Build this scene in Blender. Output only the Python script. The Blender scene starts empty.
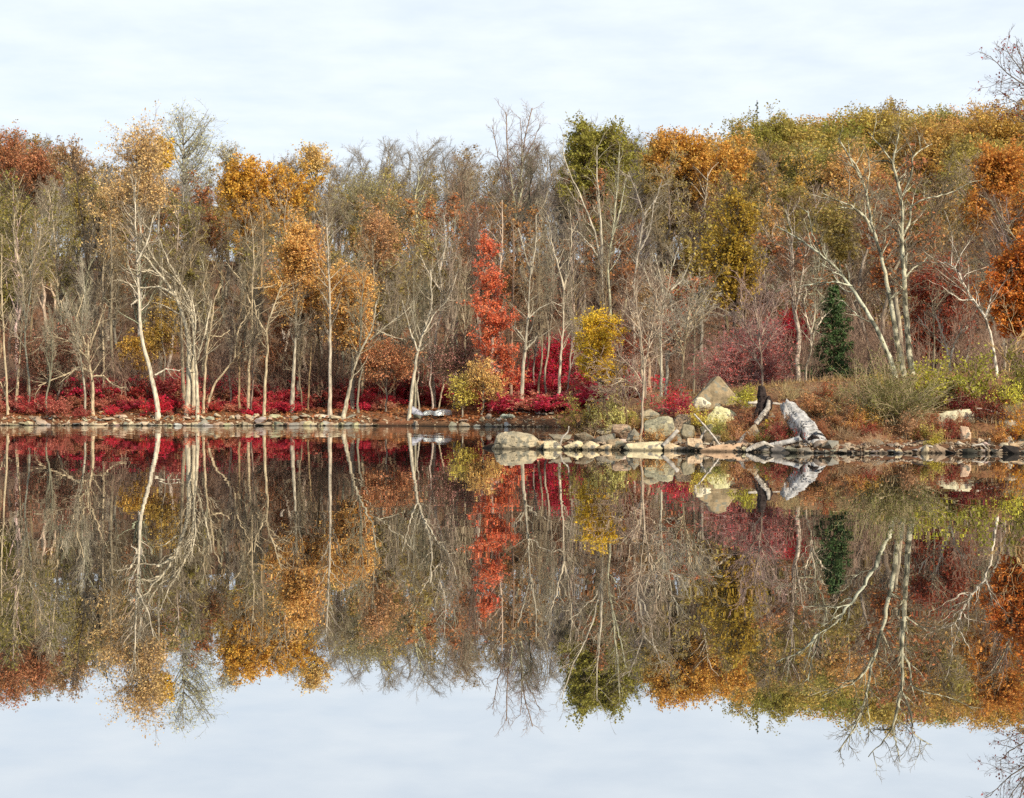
import bpy, bmesh, math
import numpy as np
from mathutils import noise as mnoise, Vector

scene = bpy.context.scene
COL = scene.collection
RNG = np.random.default_rng(7)
F = 1422.0      # focal length in pixels of a 1024 px wide frame
CX, HY = 512.0, 405.0
EYE = 1.7

# ------------------------------------------------------------------ helpers
def link(o, parent=None):
    COL.objects.link(o)
    if parent is not None:
        o.parent = parent
    return o

def tag(o, label=None, cat=None, group=None, kind=None):
    if label: o['label'] = label
    if cat: o['category'] = cat
    if group: o['group'] = group
    if kind: o['kind'] = kind
    return o

def empty(name, loc, rz=0.0, s=(1, 1, 1)):
    o = bpy.data.objects.new(name, None)
    o.location = loc; o.rotation_euler = (0, 0, rz); o.scale = s
    o.empty_display_size = 0.2
    return link(o)

def mesh_np(name, V, quads=None, tris=None, mat=None, smooth=False):
    me = bpy.data.meshes.new(name)
    V = np.asarray(V, dtype=np.float32)
    me.vertices.add(len(V)); me.vertices.foreach_set('co', V.ravel())
    loops = []; starts = []; tot = 0
    if quads is not None and len(quads):
        q = np.asarray(quads, dtype=np.int32)
        loops.append(q.ravel()); starts.append(tot + 4 * np.arange(len(q), dtype=np.int32)); tot += 4 * len(q)
    if tris is not None and len(tris):
        t = np.asarray(tris, dtype=np.int32)
        loops.append(t.ravel()); starts.append(tot + 3 * np.arange(len(t), dtype=np.int32)); tot += 3 * len(t)
    L = np.concatenate(loops); S = np.concatenate(starts)
    me.loops.add(len(L)); me.loops.foreach_set('vertex_index', L)
    me.polygons.add(len(S)); me.polygons.foreach_set('loop_start', S)
    me.update(calc_edges=True)
    if smooth:
        me.polygons.foreach_set('use_smooth', np.ones(len(S), dtype=bool))
    me.validate()
    if mat: me.materials.append(mat)
    return me

def obj(name, me, parent=None, color=None, loc=None):
    o = bpy.data.objects.new(name, me)
    if color is not None: o.color = (*color, 1.0)
    if loc is not None: o.location = loc
    return link(o, parent)

def copy_tree(root, loc, rz, s, colors=None):
    r = root.copy(); COL.objects.link(r)
    r.location = loc; r.rotation_euler = (0, 0, rz); r.scale = s
    for ch in root.children:
        c = ch.copy(); COL.objects.link(c); c.parent = r
        if colors:
            key = c.name.split('.')[0]
            if key in colors: c.color = (*colors[key], 1.0)
    return r

def norm(v):
    return v / np.maximum(np.linalg.norm(v, axis=-1, keepdims=True), 1e-9)

class Geo:
    """collects vertices and faces for one mesh"""
    def __init__(s):
        s.V = []; s.Q = []; s.T = []; s.n = 0
    def add(s, V, Q=None, T=None):
        s.V.append(V)
        if Q is not None: s.Q.append(Q + s.n)
        if T is not None: s.T.append(T + s.n)
        s.n += len(V)
    def tubes(s, P, R, k=4):
        B, n, _ = P.shape
        if B == 0: return
        T = np.gradient(P, axis=1); T = norm(T)
        m = np.abs(norm((P[:, -1] - P[:, 0])))
        ref = np.eye(3)[np.argmin(m, axis=1)][:, None, :]
        U = norm(np.cross(T, np.broadcast_to(ref, T.shape))); W = np.cross(T, U)
        a = np.arange(k) * 2 * np.pi / k
        ring = P[:, :, None, :] + R[:, :, None, None] * (np.cos(a)[None, None, :, None] * U[:, :, None, :] + np.sin(a)[None, None, :, None] * W[:, :, None, :])
        V = ring.reshape(-1, 3)
        b = np.arange(B)[:, None, None] * (n * k); i = np.arange(n - 1)[None, :, None] * k; j = np.arange(k)[None, None, :]
        j2 = (j + 1) % k
        Q = np.stack(np.broadcast_arrays(b + i + j, b + i + j2, b + i + k + j2, b + i + k + j), axis=-1).reshape(-1, 4)
        s.add(V, Q)
    def leaves(s, C, size, rng, flat=0.35, aspect=0.62):
        n = len(C)
        if n == 0: return
        N = rng.normal(size=(n, 3)); N[:, 2] = np.abs(N[:, 2]) * 1.0 + flat; N = norm(N)
        A = norm(np.cross(N, rng.normal(size=(n, 3)))); Bv = np.cross(N, A)
        sz = size * (0.6 + 0.8 * rng.random((n, 1)))
        a = A * sz * .5; b = Bv * sz * .5 * aspect
        V = np.stack([C - a, C + b - a * .1, C + a + N * sz * .12, C - b - a * .1], axis=1).reshape(-1, 3)
        Q = np.arange(4 * n).reshape(-1, 4)
        s.add(V, Q)
    def mesh(s, name, mat, smooth=False):
        V = np.concatenate(s.V)
        return mesh_np(name, V, np.concatenate(s.Q) if s.Q else None, np.concatenate(s.T) if s.T else None, mat, smooth)

def children(P, R, m, rng, t0=.3, t1=1., ang=.8, lf=.4, n=5, up=.08, wob=.15, rf=.55, tip=.25, lt=.4, labs=None, rmin=.012):
    B, npt, _ = P.shape
    L = np.linalg.norm(np.diff(P, axis=1), axis=2).sum(1)
    t = t0 + (t1 - t0) * ((np.arange(m)[None, :] + rng.random((B, m))) / m)
    x = np.clip(t * (npt - 1), 0, npt - 1.001); i = x.astype(int); f = (x - i)[..., None]
    bi = np.arange(B)[:, None]
    pos = P[bi, i] * (1 - f) + P[bi, i + 1] * f
    T = norm(P[bi, i + 1] - P[bi, i])
    rad = R[bi, i] * (1 - f[..., 0]) + R[bi, i + 1] * f[..., 0]
    perp = norm(np.cross(T, rng.normal(size=T.shape)))
    a = (ang * (1 + .3 * rng.normal(size=(B, m))))[..., None]
    D = T * np.cos(a) + perp * np.sin(a)
    base = (labs if labs is not None else (L[:, None] * lf))
    ln = base * (1 - lt * t) * (.6 + .8 * rng.random((B, m)))
    pts = [pos]; step = (ln / (n - 1))[..., None]
    cur = pos
    for q in range(n - 1):
        cur = cur + D * step; pts.append(cur)
        D = D + wob * rng.normal(size=D.shape); D[..., 2] += up; D = norm(D)
    PP = np.stack(pts, axis=2).reshape(B * m, n, 3)
    r0 = np.maximum(rad * rf, rmin)
    RR = (r0[..., None] * np.linspace(1, tip, n)).reshape(B * m, n)
    return PP, RR

def on_line(P, per, rng, t0=.2, jit=.15):
    B, n, _ = P.shape
    t = t0 + (1 - t0) * rng.random((B, per))
    x = np.clip(t * (n - 1), 0, n - 1.001); i = x.astype(int); f = (x - i)[..., None]
    bi = np.arange(B)[:, None]
    C = P[bi, i] * (1 - f) + P[bi, i + 1] * f
    return (C + jit * rng.normal(size=C.shape)).reshape(-1, 3)

def smooth_path(pts, n, rng, jit=0.0):
    pts = np.asarray(pts, float)
    d = np.r_[0, np.cumsum(np.linalg.norm(np.diff(pts, axis=0), axis=1))]
    t = np.linspace(0, d[-1], n * 4)
    q = np.stack([np.interp(t, d, pts[:, k]) for k in range(3)], 1)
    w = max(3, n * 4 // max(len(pts) * 3, 1) | 1)
    k = np.hanning(w + 2)[1:-1]; k /= k.sum()
    pad = np.concatenate([np.repeat(q[:1], w // 2, 0), q, np.repeat(q[-1:], w // 2, 0)])
    q2 = np.stack([np.convolve(pad[:, c], k, 'valid') for c in range(3)], 1)
    q2[0] = q[0]; q2[-1] = q[-1]
    out = q2[np.linspace(0, len(q2) - 1, n).astype(int)]
    if jit: out[1:-1] += jit * rng.normal(size=(n - 2, 3))
    return out

# ------------------------------------------------------------------ terrain height
def wob(x, y, s=1.0):
    return (np.sin(x * .9 * s + 1.3 * np.sin(y * .7 * s)) + np.sin(y * 1.3 * s + 2.1 * np.sin(x * .53 * s + 1)) + np.sin((x + y) * 2.3 * s)) / 3

def sstep(t):
    t = np.clip(t, 0, 1); return t * t * (3 - 2 * t)

def height(x, y):
    x = np.asarray(x, float); y = np.asarray(y, float)
    yf = np.interp(x, [-300, -45, -10, 2, 12, 300], [118, 118, 115, 109, 106, 112]) + .5 * wob(x, 0 * x, .6)
    d = y - yf
    hill = np.where(d < 0, np.maximum(-1.6, d * .35), .65 * sstep(d / 1.3) + 1.25 * np.clip((d - 1) / 9.5, 0, 1))
    k = np.interp(x, [-200, -60, 0, 20, 60, 200], [24, 23, 21, 21, 25, 29])
    hill = hill + np.where(d > 20, k * sstep((d - 10) / 100), 0) * 1.0
    hill = hill + np.where(d > 2, .25 * wob(x, y, .35), 0)
    yn = np.interp(x, [-1.4, 0, 4, 8, 10, 18, 40, 120, 300], [56.2, 55, 54.2, 51.8, 50.2, 49.8, 46, 40, 60]) + .22 * wob(x * 1.7, 0 * x, .9)
    yb = np.interp(x, [-1.4, 1, 2.5, 4.5, 6, 7.5], [56.3, 58.5, 63, 76, 95, 500])
    s = np.minimum(y - yn, np.where(x > 7.4, 999, yb - y))
    amp = np.interp(x, [-1, 2, 5, 8, 12, 17, 60], [.35, .6, 1.05, 1.75, 2.3, 2.75, 3.2])
    sp = np.where(s < 0, np.maximum(-1.6, s * .7), .22 * sstep(s / .5) + amp * sstep(s / 10.5))
    sp = sp + np.where(s > .6, .1 * wob(x * 2, y * 2, .6) * np.clip(s / 3, 0, 1), 0)
    sp = np.where(x < -1.4, -1.6, sp)
    return np.maximum(hill, sp)

def h1(x, y):
    return float(height(np.array([x]), np.array([y]))[0])

def P3(px, py, Y):
    return np.array([(px - CX) / F * Y, Y, EYE - (py - HY) / F * Y])

def hitD(px, py, y0=47., y1=200.):
    Y = np.arange(y0, y1, .1)
    z = EYE - (py - HY) / F * Y
    g = height((px - CX) / F * Y, Y)
    ok = np.where(z <= g)[0]
    return float(Y[ok[0]]) if len(ok) else y1

# ------------------------------------------------------------------ materials
def nt(m):
    m.use_nodes = True; t = m.node_tree; t.nodes.clear(); return t, t.nodes, t.links

def mat_bark(name, patch=.45, scale=6., vs=.3, rough=.9, lo=.38, hi=.62):
    m = bpy.data.materials.new(name); t, N, L = nt(m)
    out = N.new('ShaderNodeOutputMaterial'); b = N.new('ShaderNodeBsdfPrincipled')
    b.inputs['Roughness'].default_value = rough; b.inputs['Specular IOR Level'].default_value = .15
    oi = N.new('ShaderNodeObjectInfo'); tc = N.new('ShaderNodeTexCoord')
    mp = N.new('ShaderNodeMapping'); mp.inputs['Scale'].default_value = (1, 1, vs)
    n1 = N.new('ShaderNodeTexNoise'); n1.inputs['Scale'].default_value = scale; n1.inputs['Detail'].default_value = 5
    r = N.new('ShaderNodeMapRange'); r.inputs[1].default_value = lo; r.inputs[2].default_value = hi
    r.inputs[3].default_value = 1 - patch; r.inputs[4].default_value = 1.15
    mul = N.new('ShaderNodeVectorMath'); mul.operation = 'MULTIPLY'
    L.new(tc.outputs['Object'], mp.inputs[0]); L.new(mp.outputs[0], n1.inputs['Vector']); L.new(n1.outputs[0], r.inputs[0])
    L.new(oi.outputs['Color'], mul.inputs[0]); L.new(r.outputs[0], mul.inputs[1])
    L.new(mul.outputs[0], b.inputs['Base Color'])
    bp = N.new('ShaderNodeBump'); bp.inputs['Strength'].default_value = .5; bp.inputs['Distance'].default_value = .05
    L.new(n1.outputs[0], bp.inputs['Height']); L.new(bp.outputs[0], b.inputs['Normal'])
    L.new(b.outputs[0], out.inputs[0]); return m

def mat_leaf(name, trans=.4, hue=.022, world_noise=False):
    m = bpy.data.materials.new(name); t, N, L = nt(m)
    out = N.new('ShaderNodeOutputMaterial')
    oi = N.new('ShaderNodeObjectInfo'); g = N.new('ShaderNodeNewGeometry')
    hs = N.new('ShaderNodeHueSaturation')
    tc = N.new('ShaderNodeTexCoord')
    n1 = N.new('ShaderNodeTexNoise'); n1.inputs['Scale'].default_value = .55; n1.inputs['Detail'].default_value = 2
    L.new(tc.outputs['Object'], n1.inputs['Vector'])
    a = N.new('ShaderNodeMapRange'); a.inputs[1].default_value = 0; a.inputs[2].default_value = 1
    a.inputs[3].default_value = .5 - hue; a.inputs[4].default_value = .5 + hue
    ad = N.new('ShaderNodeMath'); ad.operation = 'MULTIPLY_ADD'; ad.inputs[1].default_value = .5
    L.new(g.outputs['Random Per Island'], ad.inputs[0])
    h2 = N.new('ShaderNodeMath'); h2.operation = 'MULTIPLY'; h2.inputs[1].default_value = .5
    L.new(n1.outputs[0], h2.inputs[0]); L.new(h2.outputs[0], ad.inputs[2])
    L.new(ad.outputs[0], a.inputs[0]); L.new(a.outputs[0], hs.inputs['Hue'])
    v = N.new('ShaderNodeMapRange'); v.inputs[3].default_value = .6; v.inputs[4].default_value = 1.35
    rr = N.new('ShaderNodeMath'); rr.operation = 'FRACT'
    r2 = N.new('ShaderNodeMath'); r2.operation = 'MULTIPLY'; r2.inputs[1].default_value = 17.3
    L.new(g.outputs['Random Per Island'], r2.inputs[0]); L.new(r2.outputs[0], rr.inputs[0]); L.new(rr.outputs[0], v.inputs[0])
    L.new(v.outputs[0], hs.inputs['Value']); L.new(oi.outputs['Color'], hs.inputs['Color'])
    d = N.new('ShaderNodeBsdfPrincipled'); d.inputs['Roughness'].default_value = .6; d.inputs['Specular IOR Level'].default_value = .25
    tr = N.new('ShaderNodeBsdfTranslucent'); mx = N.new('ShaderNodeMixShader'); mx.inputs[0].default_value = trans
    L.new(hs.outputs[0], d.inputs['Base Color']); L.new(hs.outputs[0], tr.inputs[0])
    L.new(d.outputs[0], mx.inputs[1]); L.new(tr.outputs[0], mx.inputs[2]); L.new(mx.outputs[0], out.inputs[0]); return m

def ramp(N, stops):
    r = N.new('ShaderNodeValToRGB'); e = r.color_ramp.elements
    while len(e) > 1: e.remove(e[-1])
    e[0].position = stops[0][0]; e[0].color = (*stops[0][1], 1)
    for p, c in stops[1:]:
        q = e.new(p); q.color = (*c, 1)
    return r

def mat_noise(name, stops, scale=2., detail=8, rough=.9, bump=.4, bdist=.05, coord='Object', use_color=False, stretch=(1, 1, 1), lichen=None, waterline=False):
    m = bpy.data.materials.new(name); t, N, L = nt(m)
    out = N.new('ShaderNodeOutputMaterial'); b = N.new('ShaderNodeBsdfPrincipled')
    b.inputs['Roughness'].default_value = rough; b.inputs['Specular IOR Level'].default_value = .2
    tc = N.new('ShaderNodeTexCoord'); mp = N.new('ShaderNodeMapping'); mp.inputs['Scale'].default_value = stretch
    n1 = N.new('ShaderNodeTexNoise'); n1.inputs['Scale'].default_value = scale; n1.inputs['Detail'].default_value = detail; n1.inputs['Roughness'].default_value = .65
    L.new(tc.outputs[coord], mp.inputs[0]); L.new(mp.outputs[0], n1.inputs['Vector'])
    r = ramp(N, stops); L.new(n1.outputs[0], r.inputs[0]); c = r.outputs[0]
    if use_color:
        oi = N.new('ShaderNodeObjectInfo'); mul = N.new('ShaderNodeVectorMath'); mul.operation = 'MULTIPLY'
        L.new(c, mul.inputs[0]); L.new(oi.outputs['Color'], mul.inputs[1]); c = mul.outputs[0]
    if lichen:
        n2 = N.new('ShaderNodeTexNoise'); n2.inputs['Scale'].default_value = lichen[1]; n2.inputs['Detail'].default_value = 6
        L.new(tc.outputs[coord], n2.inputs['Vector'])
        r2 = ramp(N, [(lichen[2], (0, 0, 0)), (lichen[2] + .05, (1, 1, 1))]); L.new(n2.outputs[0], r2.inputs[0])
        mx = N.new('ShaderNodeMix'); mx.data_type = 'RGBA'
        L.new(r2.outputs[0], mx.inputs[0]); L.new(c, mx.inputs[6]); mx.inputs[7].default_value = (*lichen[0], 1); c = mx.outputs[2]
    if waterline:
        gp = N.new('ShaderNodeNewGeometry'); sz_ = N.new('ShaderNodeSeparateXYZ'); L.new(gp.outputs['Position'], sz_.inputs[0])
        wl = N.new('ShaderNodeMapRange'); wl.inputs[1].default_value = .035; wl.inputs[2].default_value = .11; wl.inputs[3].default_value = .3; wl.inputs[4].default_value = 1
        L.new(sz_.outputs[2], wl.inputs[0]); m5 = N.new('ShaderNodeVectorMath'); m5.operation = 'SCALE'; L.new(c, m5.inputs[0]); L.new(wl.outputs[0], m5.inputs['Scale']); c = m5.outputs[0]
    L.new(c, b.inputs['Base Color'])
    bp = N.new('ShaderNodeBump'); bp.inputs['Strength'].default_value = bump; bp.inputs['Distance'].default_value = bdist
    L.new(n1.outputs[0], bp.inputs['Height']); L.new(bp.outputs[0], b.inputs['Normal'])
    L.new(b.outputs[0], out.inputs[0]); return m

M_BARK = mat_bark('bark')
M_BIRCH = mat_bark('mottled_bark', patch=.72, scale=3.2, vs=.7, lo=.45, hi=.55)
M_TWIG = mat_bark('twig_bark', patch=.2, scale=1.5, vs=1)
M_LEAF = mat_leaf('leaf')
M_NEEDLE = mat_leaf('needle', trans=.1, hue=.015)
M_ROCK = mat_noise('rock', [(.3, (.45, .43, .4)), (.5, (.8, .77, .7)), (.7, (1.1, 1.05, .95))], scale=3, use_color=True, bump=.7, bdist=.06, lichen=((.22, .2, .16), 2.2, .58), waterline=True)
M_COB = mat_noise('cobble', [(.3, (.2, .17, .14)), (.45, (.7, .62, .5)), (.7, (1.2, 1.15, 1.05))], scale=1.9, use_color=True, bump=.6, bdist=.04, waterline=True)
M_BOULDER = mat_noise('lichened_rock', [(.3, (.3, .31, .29)), (.48, (.75, .75, .7)), (.68, (1.15, 1.12, 1.0))], scale=2.3, use_color=True, bump=.9, bdist=.12, lichen=((.24, .22, .16), 3.1, .55), waterline=True)
M_LOG = mat_noise('weathered_wood', [(.28, (.12, .105, .09)), (.4, (.33, .31, .28)), (.55, (.46, .44, .41)), (.72, (.6, .58, .54))], scale=2.2, detail=12, stretch=(1.5, 1.5, .7), bump=.9, bdist=.05)
M_DRIFT = mat_noise('driftwood', [(.3, (.08, .065, .05)), (.45, (.36, .31, .25)), (.62, (.6, .54, .45))], scale=5, bump=.5, bdist=.03)
M_CHAR = mat_noise('rotten_wood', [(.3, (.008, .006, .006)), (.6, (.05, .035, .03))], scale=5, bump=.8, bdist=.05)
M_HULL = mat_noise('hull_paint', [(.3, (.85, .85, .85)), (.6, (1, 1, 1))], scale=4, rough=.5, bump=.05, use_color=True)

def mat_ground():
    m = bpy.data.materials.new('leaf_covered_ground'); t, N, L = nt(m)
    out = N.new('ShaderNodeOutputMaterial'); b = N.new('ShaderNodeBsdfPrincipled'); b.inputs['Roughness'].default_value = .95
    b.inputs['Specular IOR Level'].default_value = .1
    tc = N.new('ShaderNodeTexCoord')
    n1 = N.new('ShaderNodeTexNoise'); n1.inputs['Scale'].default_value = 5; n1.inputs['Detail'].default_value = 8; n1.inputs['Roughness'].default_value = .75
    n2 = N.new('ShaderNodeTexNoise'); n2.inputs['Scale'].default_value = .25; n2.inputs['Detail'].default_value = 4
    L.new(tc.outputs['Object'], n1.inputs['Vector']); L.new(tc.outputs['Object'], n2.inputs['Vector'])
    r1 = ramp(N, [(.3, (.02, .012, .008)), (.45, (.12, .065, .035)), (.6, (.3, .15, .075)), (.72, (.46, .28, .15))])
    r2 = ramp(N, [(.3, (.07, .045, .03)), (.5, (.22, .12, .06)), (.7, (.33, .12, .06))])
    L.new(n1.outputs[0], r1.inputs[0]); L.new(n2.outputs[0], r2.inputs[0])
    mx = N.new('ShaderNodeMix'); mx.data_type = 'RGBA'; mx.inputs[0].default_value = .4
    L.new(r1.outputs[0], mx.inputs[6]); L.new(r2.outputs[0], mx.inputs[7])
    sx = N.new('ShaderNodeSeparateXYZ'); L.new(tc.outputs['Object'], sx.inputs[0])
    wet = N.new('ShaderNodeMapRange'); wet.inputs[1].default_value = 0; wet.inputs[2].default_value = .35
    L.new(sx.outputs[2], wet.inputs[0])
    m2 = N.new('ShaderNodeMix'); m2.data_type = 'RGBA'; m2.inputs[6].default_value = (.02, .016, .012, 1)
    L.new(wet.outputs[0], m2.inputs[0]); L.new(mx.outputs[2], m2.inputs[7]); L.new(m2.outputs[2], b.inputs['Base Color'])
    bp = N.new('ShaderNodeBump'); bp.inputs['Strength'].default_value = .6; bp.inputs['Distance'].default_value = .08
    L.new(n1.outputs[0], bp.inputs['Height']); L.new(bp.outputs[0], b.inputs['Normal'])
    L.new(b.outputs[0], out.inputs[0]); return m

def mat_water():
    m = bpy.data.materials.new('still_water'); t, N, L = nt(m)
    out = N.new('ShaderNodeOutputMaterial')
    tc = N.new('ShaderNodeTexCoord')
    sx = N.new('ShaderNodeSeparateXYZ'); L.new(tc.outputs['Object'], sx.inputs[0])
    nz = N.new('ShaderNodeTexNoise'); nz.inputs['Scale'].default_value = 1.1; nz.inputs['Detail'].default_value = 3
    L.new(tc.outputs['Object'], nz.inputs['Vector'])
    sub = N.new('ShaderNodeVectorMath'); sub.operation = 'SUBTRACT'; sub.inputs[1].default_value = (.5, .5, .5)
    L.new(nz.outputs['Color'], sub.inputs[0])
    # wind on the far bay: ripples get stronger beyond ~80 m
    far = N.new('ShaderNodeMapRange'); far.interpolation_type = 'SMOOTHSTEP'
    far.inputs[1].default_value = 66; far.inputs[2].default_value = 106; far.inputs[3].default_value = .0075; far.inputs[4].default_value = .07
    L.new(sx.outputs[1], far.inputs[0])
    pn = N.new('ShaderNodeTexNoise'); pn.inputs['Scale'].default_value = .06; pn.inputs['Detail'].default_value = 3
    L.new(tc.outputs['Object'], pn.inputs['Vector'])
    pr = N.new('ShaderNodeMapRange'); pr.inputs[1].default_value = .35; pr.inputs[2].default_value = .65; pr.inputs[3].default_value = .5; pr.inputs[4].default_value = 1.5
    L.new(pn.outputs[0], pr.inputs[0])
    am = N.new('ShaderNodeMath'); am.operation = 'MULTIPLY'; L.new(far.outputs[0], am.inputs[0]); L.new(pr.outputs[0], am.inputs[1])
    sc = N.new('ShaderNodeVectorMath'); sc.operation = 'SCALE'; L.new(sub.outputs[0], sc.inputs[0]); L.new(am.outputs[0], sc.inputs['Scale'])
    fl = N.new('ShaderNodeVectorMath'); fl.operation = 'MULTIPLY'; fl.inputs[1].default_value = (.6, 1, 0); L.new(sc.outputs[0], fl.inputs[0])
    ad = N.new('ShaderNodeVectorMath'); ad.operation = 'ADD'; ad.inputs[1].default_value = (0, 0, 1); L.new(fl.outputs[0], ad.inputs[0])
    nn = N.new('ShaderNodeVectorMath'); nn.operation = 'NORMALIZE'; L.new(ad.outputs[0], nn.inputs[0])
    g = N.new('ShaderNodeBsdfGlossy'); g.inputs['Roughness'].default_value = 0.0; g.inputs['Color'].default_value = (1, 1, 1, 1)
    L.new(nn.outputs[0], g.inputs['Normal'])
    d = N.new('ShaderNodeBsdfDiffuse'); d.inputs['Color'].default_value = (.02, .022, .016, 1)
    fr = N.new('ShaderNodeFresnel'); fr.inputs['IOR'].default_value = 1.33
    ml = N.new('ShaderNodeMath'); ml.operation = 'MULTIPLY_ADD'; ml.inputs[1].default_value = .18; ml.inputs[2].default_value = .755
    L.new(fr.outputs[0], ml.inputs[0])
    mx = N.new('ShaderNodeMixShader'); L.new(ml.outputs[0], mx.inputs[0]); L.new(d.outputs[0], mx.inputs[1]); L.new(g.outputs[0], mx.inputs[2])
    L.new(mx.outputs[0], out.inputs[0]); return m

# ------------------------------------------------------------------ setting
def lines(a, segs):
    out = [a]
    for b, st in segs:
        while out[-1] < b - 1e-6: out.append(min(out[-1] + st, b))
    return np.array(out)
gx = lines(-1500, [(-200, 60), (-70, 5), (-6, .9), (30, .4), (80, 1.2), (200, 5), (1500, 60)])
gy = lines(-600, [(40, 40), (47, 1), (66, .35), (104, 1), (122, .5), (250, 2.5), (420, 10), (2000, 80)])
X, Y = np.meshgrid(gx, gy)
Z = height(X, Y)
nx, ny = len(gx), len(gy)
idx = np.arange(nx * ny).reshape(ny, nx)
Q = np.stack([idx[:-1, :-1], idx[:-1, 1:], idx[1:, 1:], idx[1:, :-1]], -1).reshape(-1, 4)
ground = obj('ground', mesh_np('ground', np.stack([X, Y, Z], -1).reshape(-1, 3), Q, None, mat_ground(), True))
tag(ground, kind='structure')
wv = np.array([[-1500, -600, 0], [1500, -600, 0], [1500, 700, 0], [-1500, 700, 0]], float)
water = obj('lake_water', mesh_np('lake_water', wv, np.array([[0, 1, 2, 3]]), None, mat_water()))
tag(water, kind='structure')

# ------------------------------------------------------------------ palette
GREY = (.33, .285, .21); PALE = (.57, .48, .34); DARK = (.1, .08, .06); BROWN = (.22, .15, .09); TAN = (.36, .27, .165)
TW_GREY = (.25, .2, .13); TW_BROWN = (.2, .138, .085); TW_MAUVE = (.22, .135, .095); TW_PALE = (.38, .31, .21)
GOLD = (.64, .43, .1); OLIVE = (.44, .34, .09); MOSS = (.33, .3, .06); ORANGE = (.78, .34, .07); RUST = (.56, .24, .09)
CRIMSON = (.5, .012, .03); PALEY = (.72, .56, .24); REDOR = (.72, .11, .035); YELLOW = (.74, .5, .05); DKRED = (.32, .06, .03)
PINK = (.5, .13, .12); BURNT = (.55, .15, .025); LIME = (.55, .52, .07); AMBER = (.62, .37, .12)

# ------------------------------------------------------------------ generic forest trees (nominal height 16 m)
def gen_tree(seed, H=16., crown0=.35, limbs=18, ang=.75, reach=.24, leaf=0, lsize=.3, dens=1.0, rtrunk=.19, up=.12, fork=True):
    rng = np.random.default_rng(seed)
    n = 14
    w = np.cumsum(rng.normal(size=(n, 2)) * H * .012, axis=0); w -= w[0]
    tr = np.concatenate([w, np.linspace(-.3, H, n)[:, None]], 1)[None]
    Rt = (rtrunk * (1 - np.linspace(0, 1, n)) ** .75 + .02)[None]; Rt[0, 0] *= 1.35
    stems, SR = tr, Rt
    g = Geo(); g.tubes(tr, Rt, 7)
    if fork:
        P, R = children(tr, Rt, int(rng.integers(1, 4)), rng, crown0 * .8, .6, .32, .5, 12, .05, .06, .75, .15, .5)
        g.tubes(P, R, 5)
        P2 = np.stack([smooth_path(p, n, rng) for p in P]); R2 = np.stack([np.interp(np.linspace(0, 1, n), np.linspace(0, 1, 12), r) for r in R])
        stems = np.concatenate([stems, P2]); SR = np.concatenate([SR, R2])
    b = Geo()
    P, R = children(stems[:1], SR[:1], limbs, rng, crown0, .98, ang, reach, 7, up, .14, .5, .25, .45)
    if len(stems) > 1:
        Pb, Rb = children(stems[1:], SR[1:], limbs // 2, rng, .25, .98, ang, reach * 1.3, 7, up, .14, .55, .25, .45)
        P = np.concatenate([P, Pb]); R = np.concatenate([R, Rb])
    R = np.maximum(R, np.linspace(.05, .02, 7)[None]); g.tubes(P, R, 4)
    S, SRr = children(P, R, max(3, int(6 * dens)), rng, .2, 1, .7, .5, 5, .07, .18, .6, .35, .4, rmin=.02)
    b.tubes(S, SRr, 3)
    T, TR = children(S, SRr, max(3, int(6 * dens)), rng, .15, 1, .65, .6, 3, .05, .2, .7, .5, .3, rmin=.011)
    b.tubes(T, TR, 3)
    if leaf == 0 or leaf < 3:
        U, UR = children(T, TR, 2, rng, .2, 1, .6, .8, 2, .04, .2, .8, .5, .3, rmin=.009)
        b.tubes(U, UR, 3)
    lf = None
    if leaf:
        lf = Geo()
        base = T if leaf >= 1 else T[rng.random(len(T)) < leaf]
        C = on_line(base, max(1, int(leaf)), rng, .2, .16)
        lf.leaves(C, lsize, rng)
    return g, b, lf

def crown_core(r, tr, R, ells, k, w, clump, subs, tw, leaves, lsize, b, lf, thin=1.0, drop=1.0):
    """limbs from the trunk line tr to points through each ellipsoid (C, ax, nc), with leafy sprays on them"""
    hz = tr[:, 2]
    for (C, ax, nc) in ells:
        v = norm(r.normal(size=(nc, 3))); rad = r.random((nc, 1)) ** .42
        tg = C + v * rad * ax
        hd = np.linalg.norm(tg[:, :2] - np.stack([np.interp(tg[:, 2], hz, tr[:, c]) for c in range(2)], 1), axis=1)
        start = np.clip(tg[:, 2] - r.uniform(.7, 1.9, nc) * (hd * drop + .3), hz[0] + .28 * (hz[-1] - hz[0]), hz[-1])
        S0 = np.stack([np.interp(start, hz, tr[:, c]) for c in range(3)], 1)
        mid = S0 * .5 + tg * .5 + np.array([0, 0, -.08]) * np.linalg.norm(tg - S0, axis=1, keepdims=True)
        t = np.linspace(0, 1, 8)[None, :, None]
        L = S0[:, None] * (1 - t) ** 2 + 2 * mid[:, None] * t * (1 - t) + tg[:, None] * t ** 2
        L[:, 1:-1] += .05 * r.normal(size=L[:, 1:-1].shape) * min(ax.mean(), 2.5)
        LR = np.linspace(1, .3, 8)[None] * (w * .12 * k) * np.ones((nc, 1))
        b.tubes(L, np.maximum(LR, .014), 4)
        sl = clump * (ax.prod() ** (1 / 3)) * 1.9 / max(nc, 3) ** (1 / 3)
        Sb, SR = children(L, LR, subs, r, .45, 1, .9, .5, 4, .03, .2, .6, .4, 0, labs=sl, rmin=.012); b.tubes(Sb, SR, 3)
        Tt, TR = children(Sb, SR, tw, r, .1, 1, .8, .6, 3, .02, .2, .7, .5, .3, rmin=.009); b.tubes(Tt, TR, 3)
        T2 = Tt if thin >= 1 else Tt[r.random(len(Tt)) < thin]
        cl = on_line(T2, int(leaves * 1.5 + .5), r, 0, sl * .1); cl[:, 2] -= .02
        lf.leaves(cl, lsize * .82, r, flat=.15)

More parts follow.
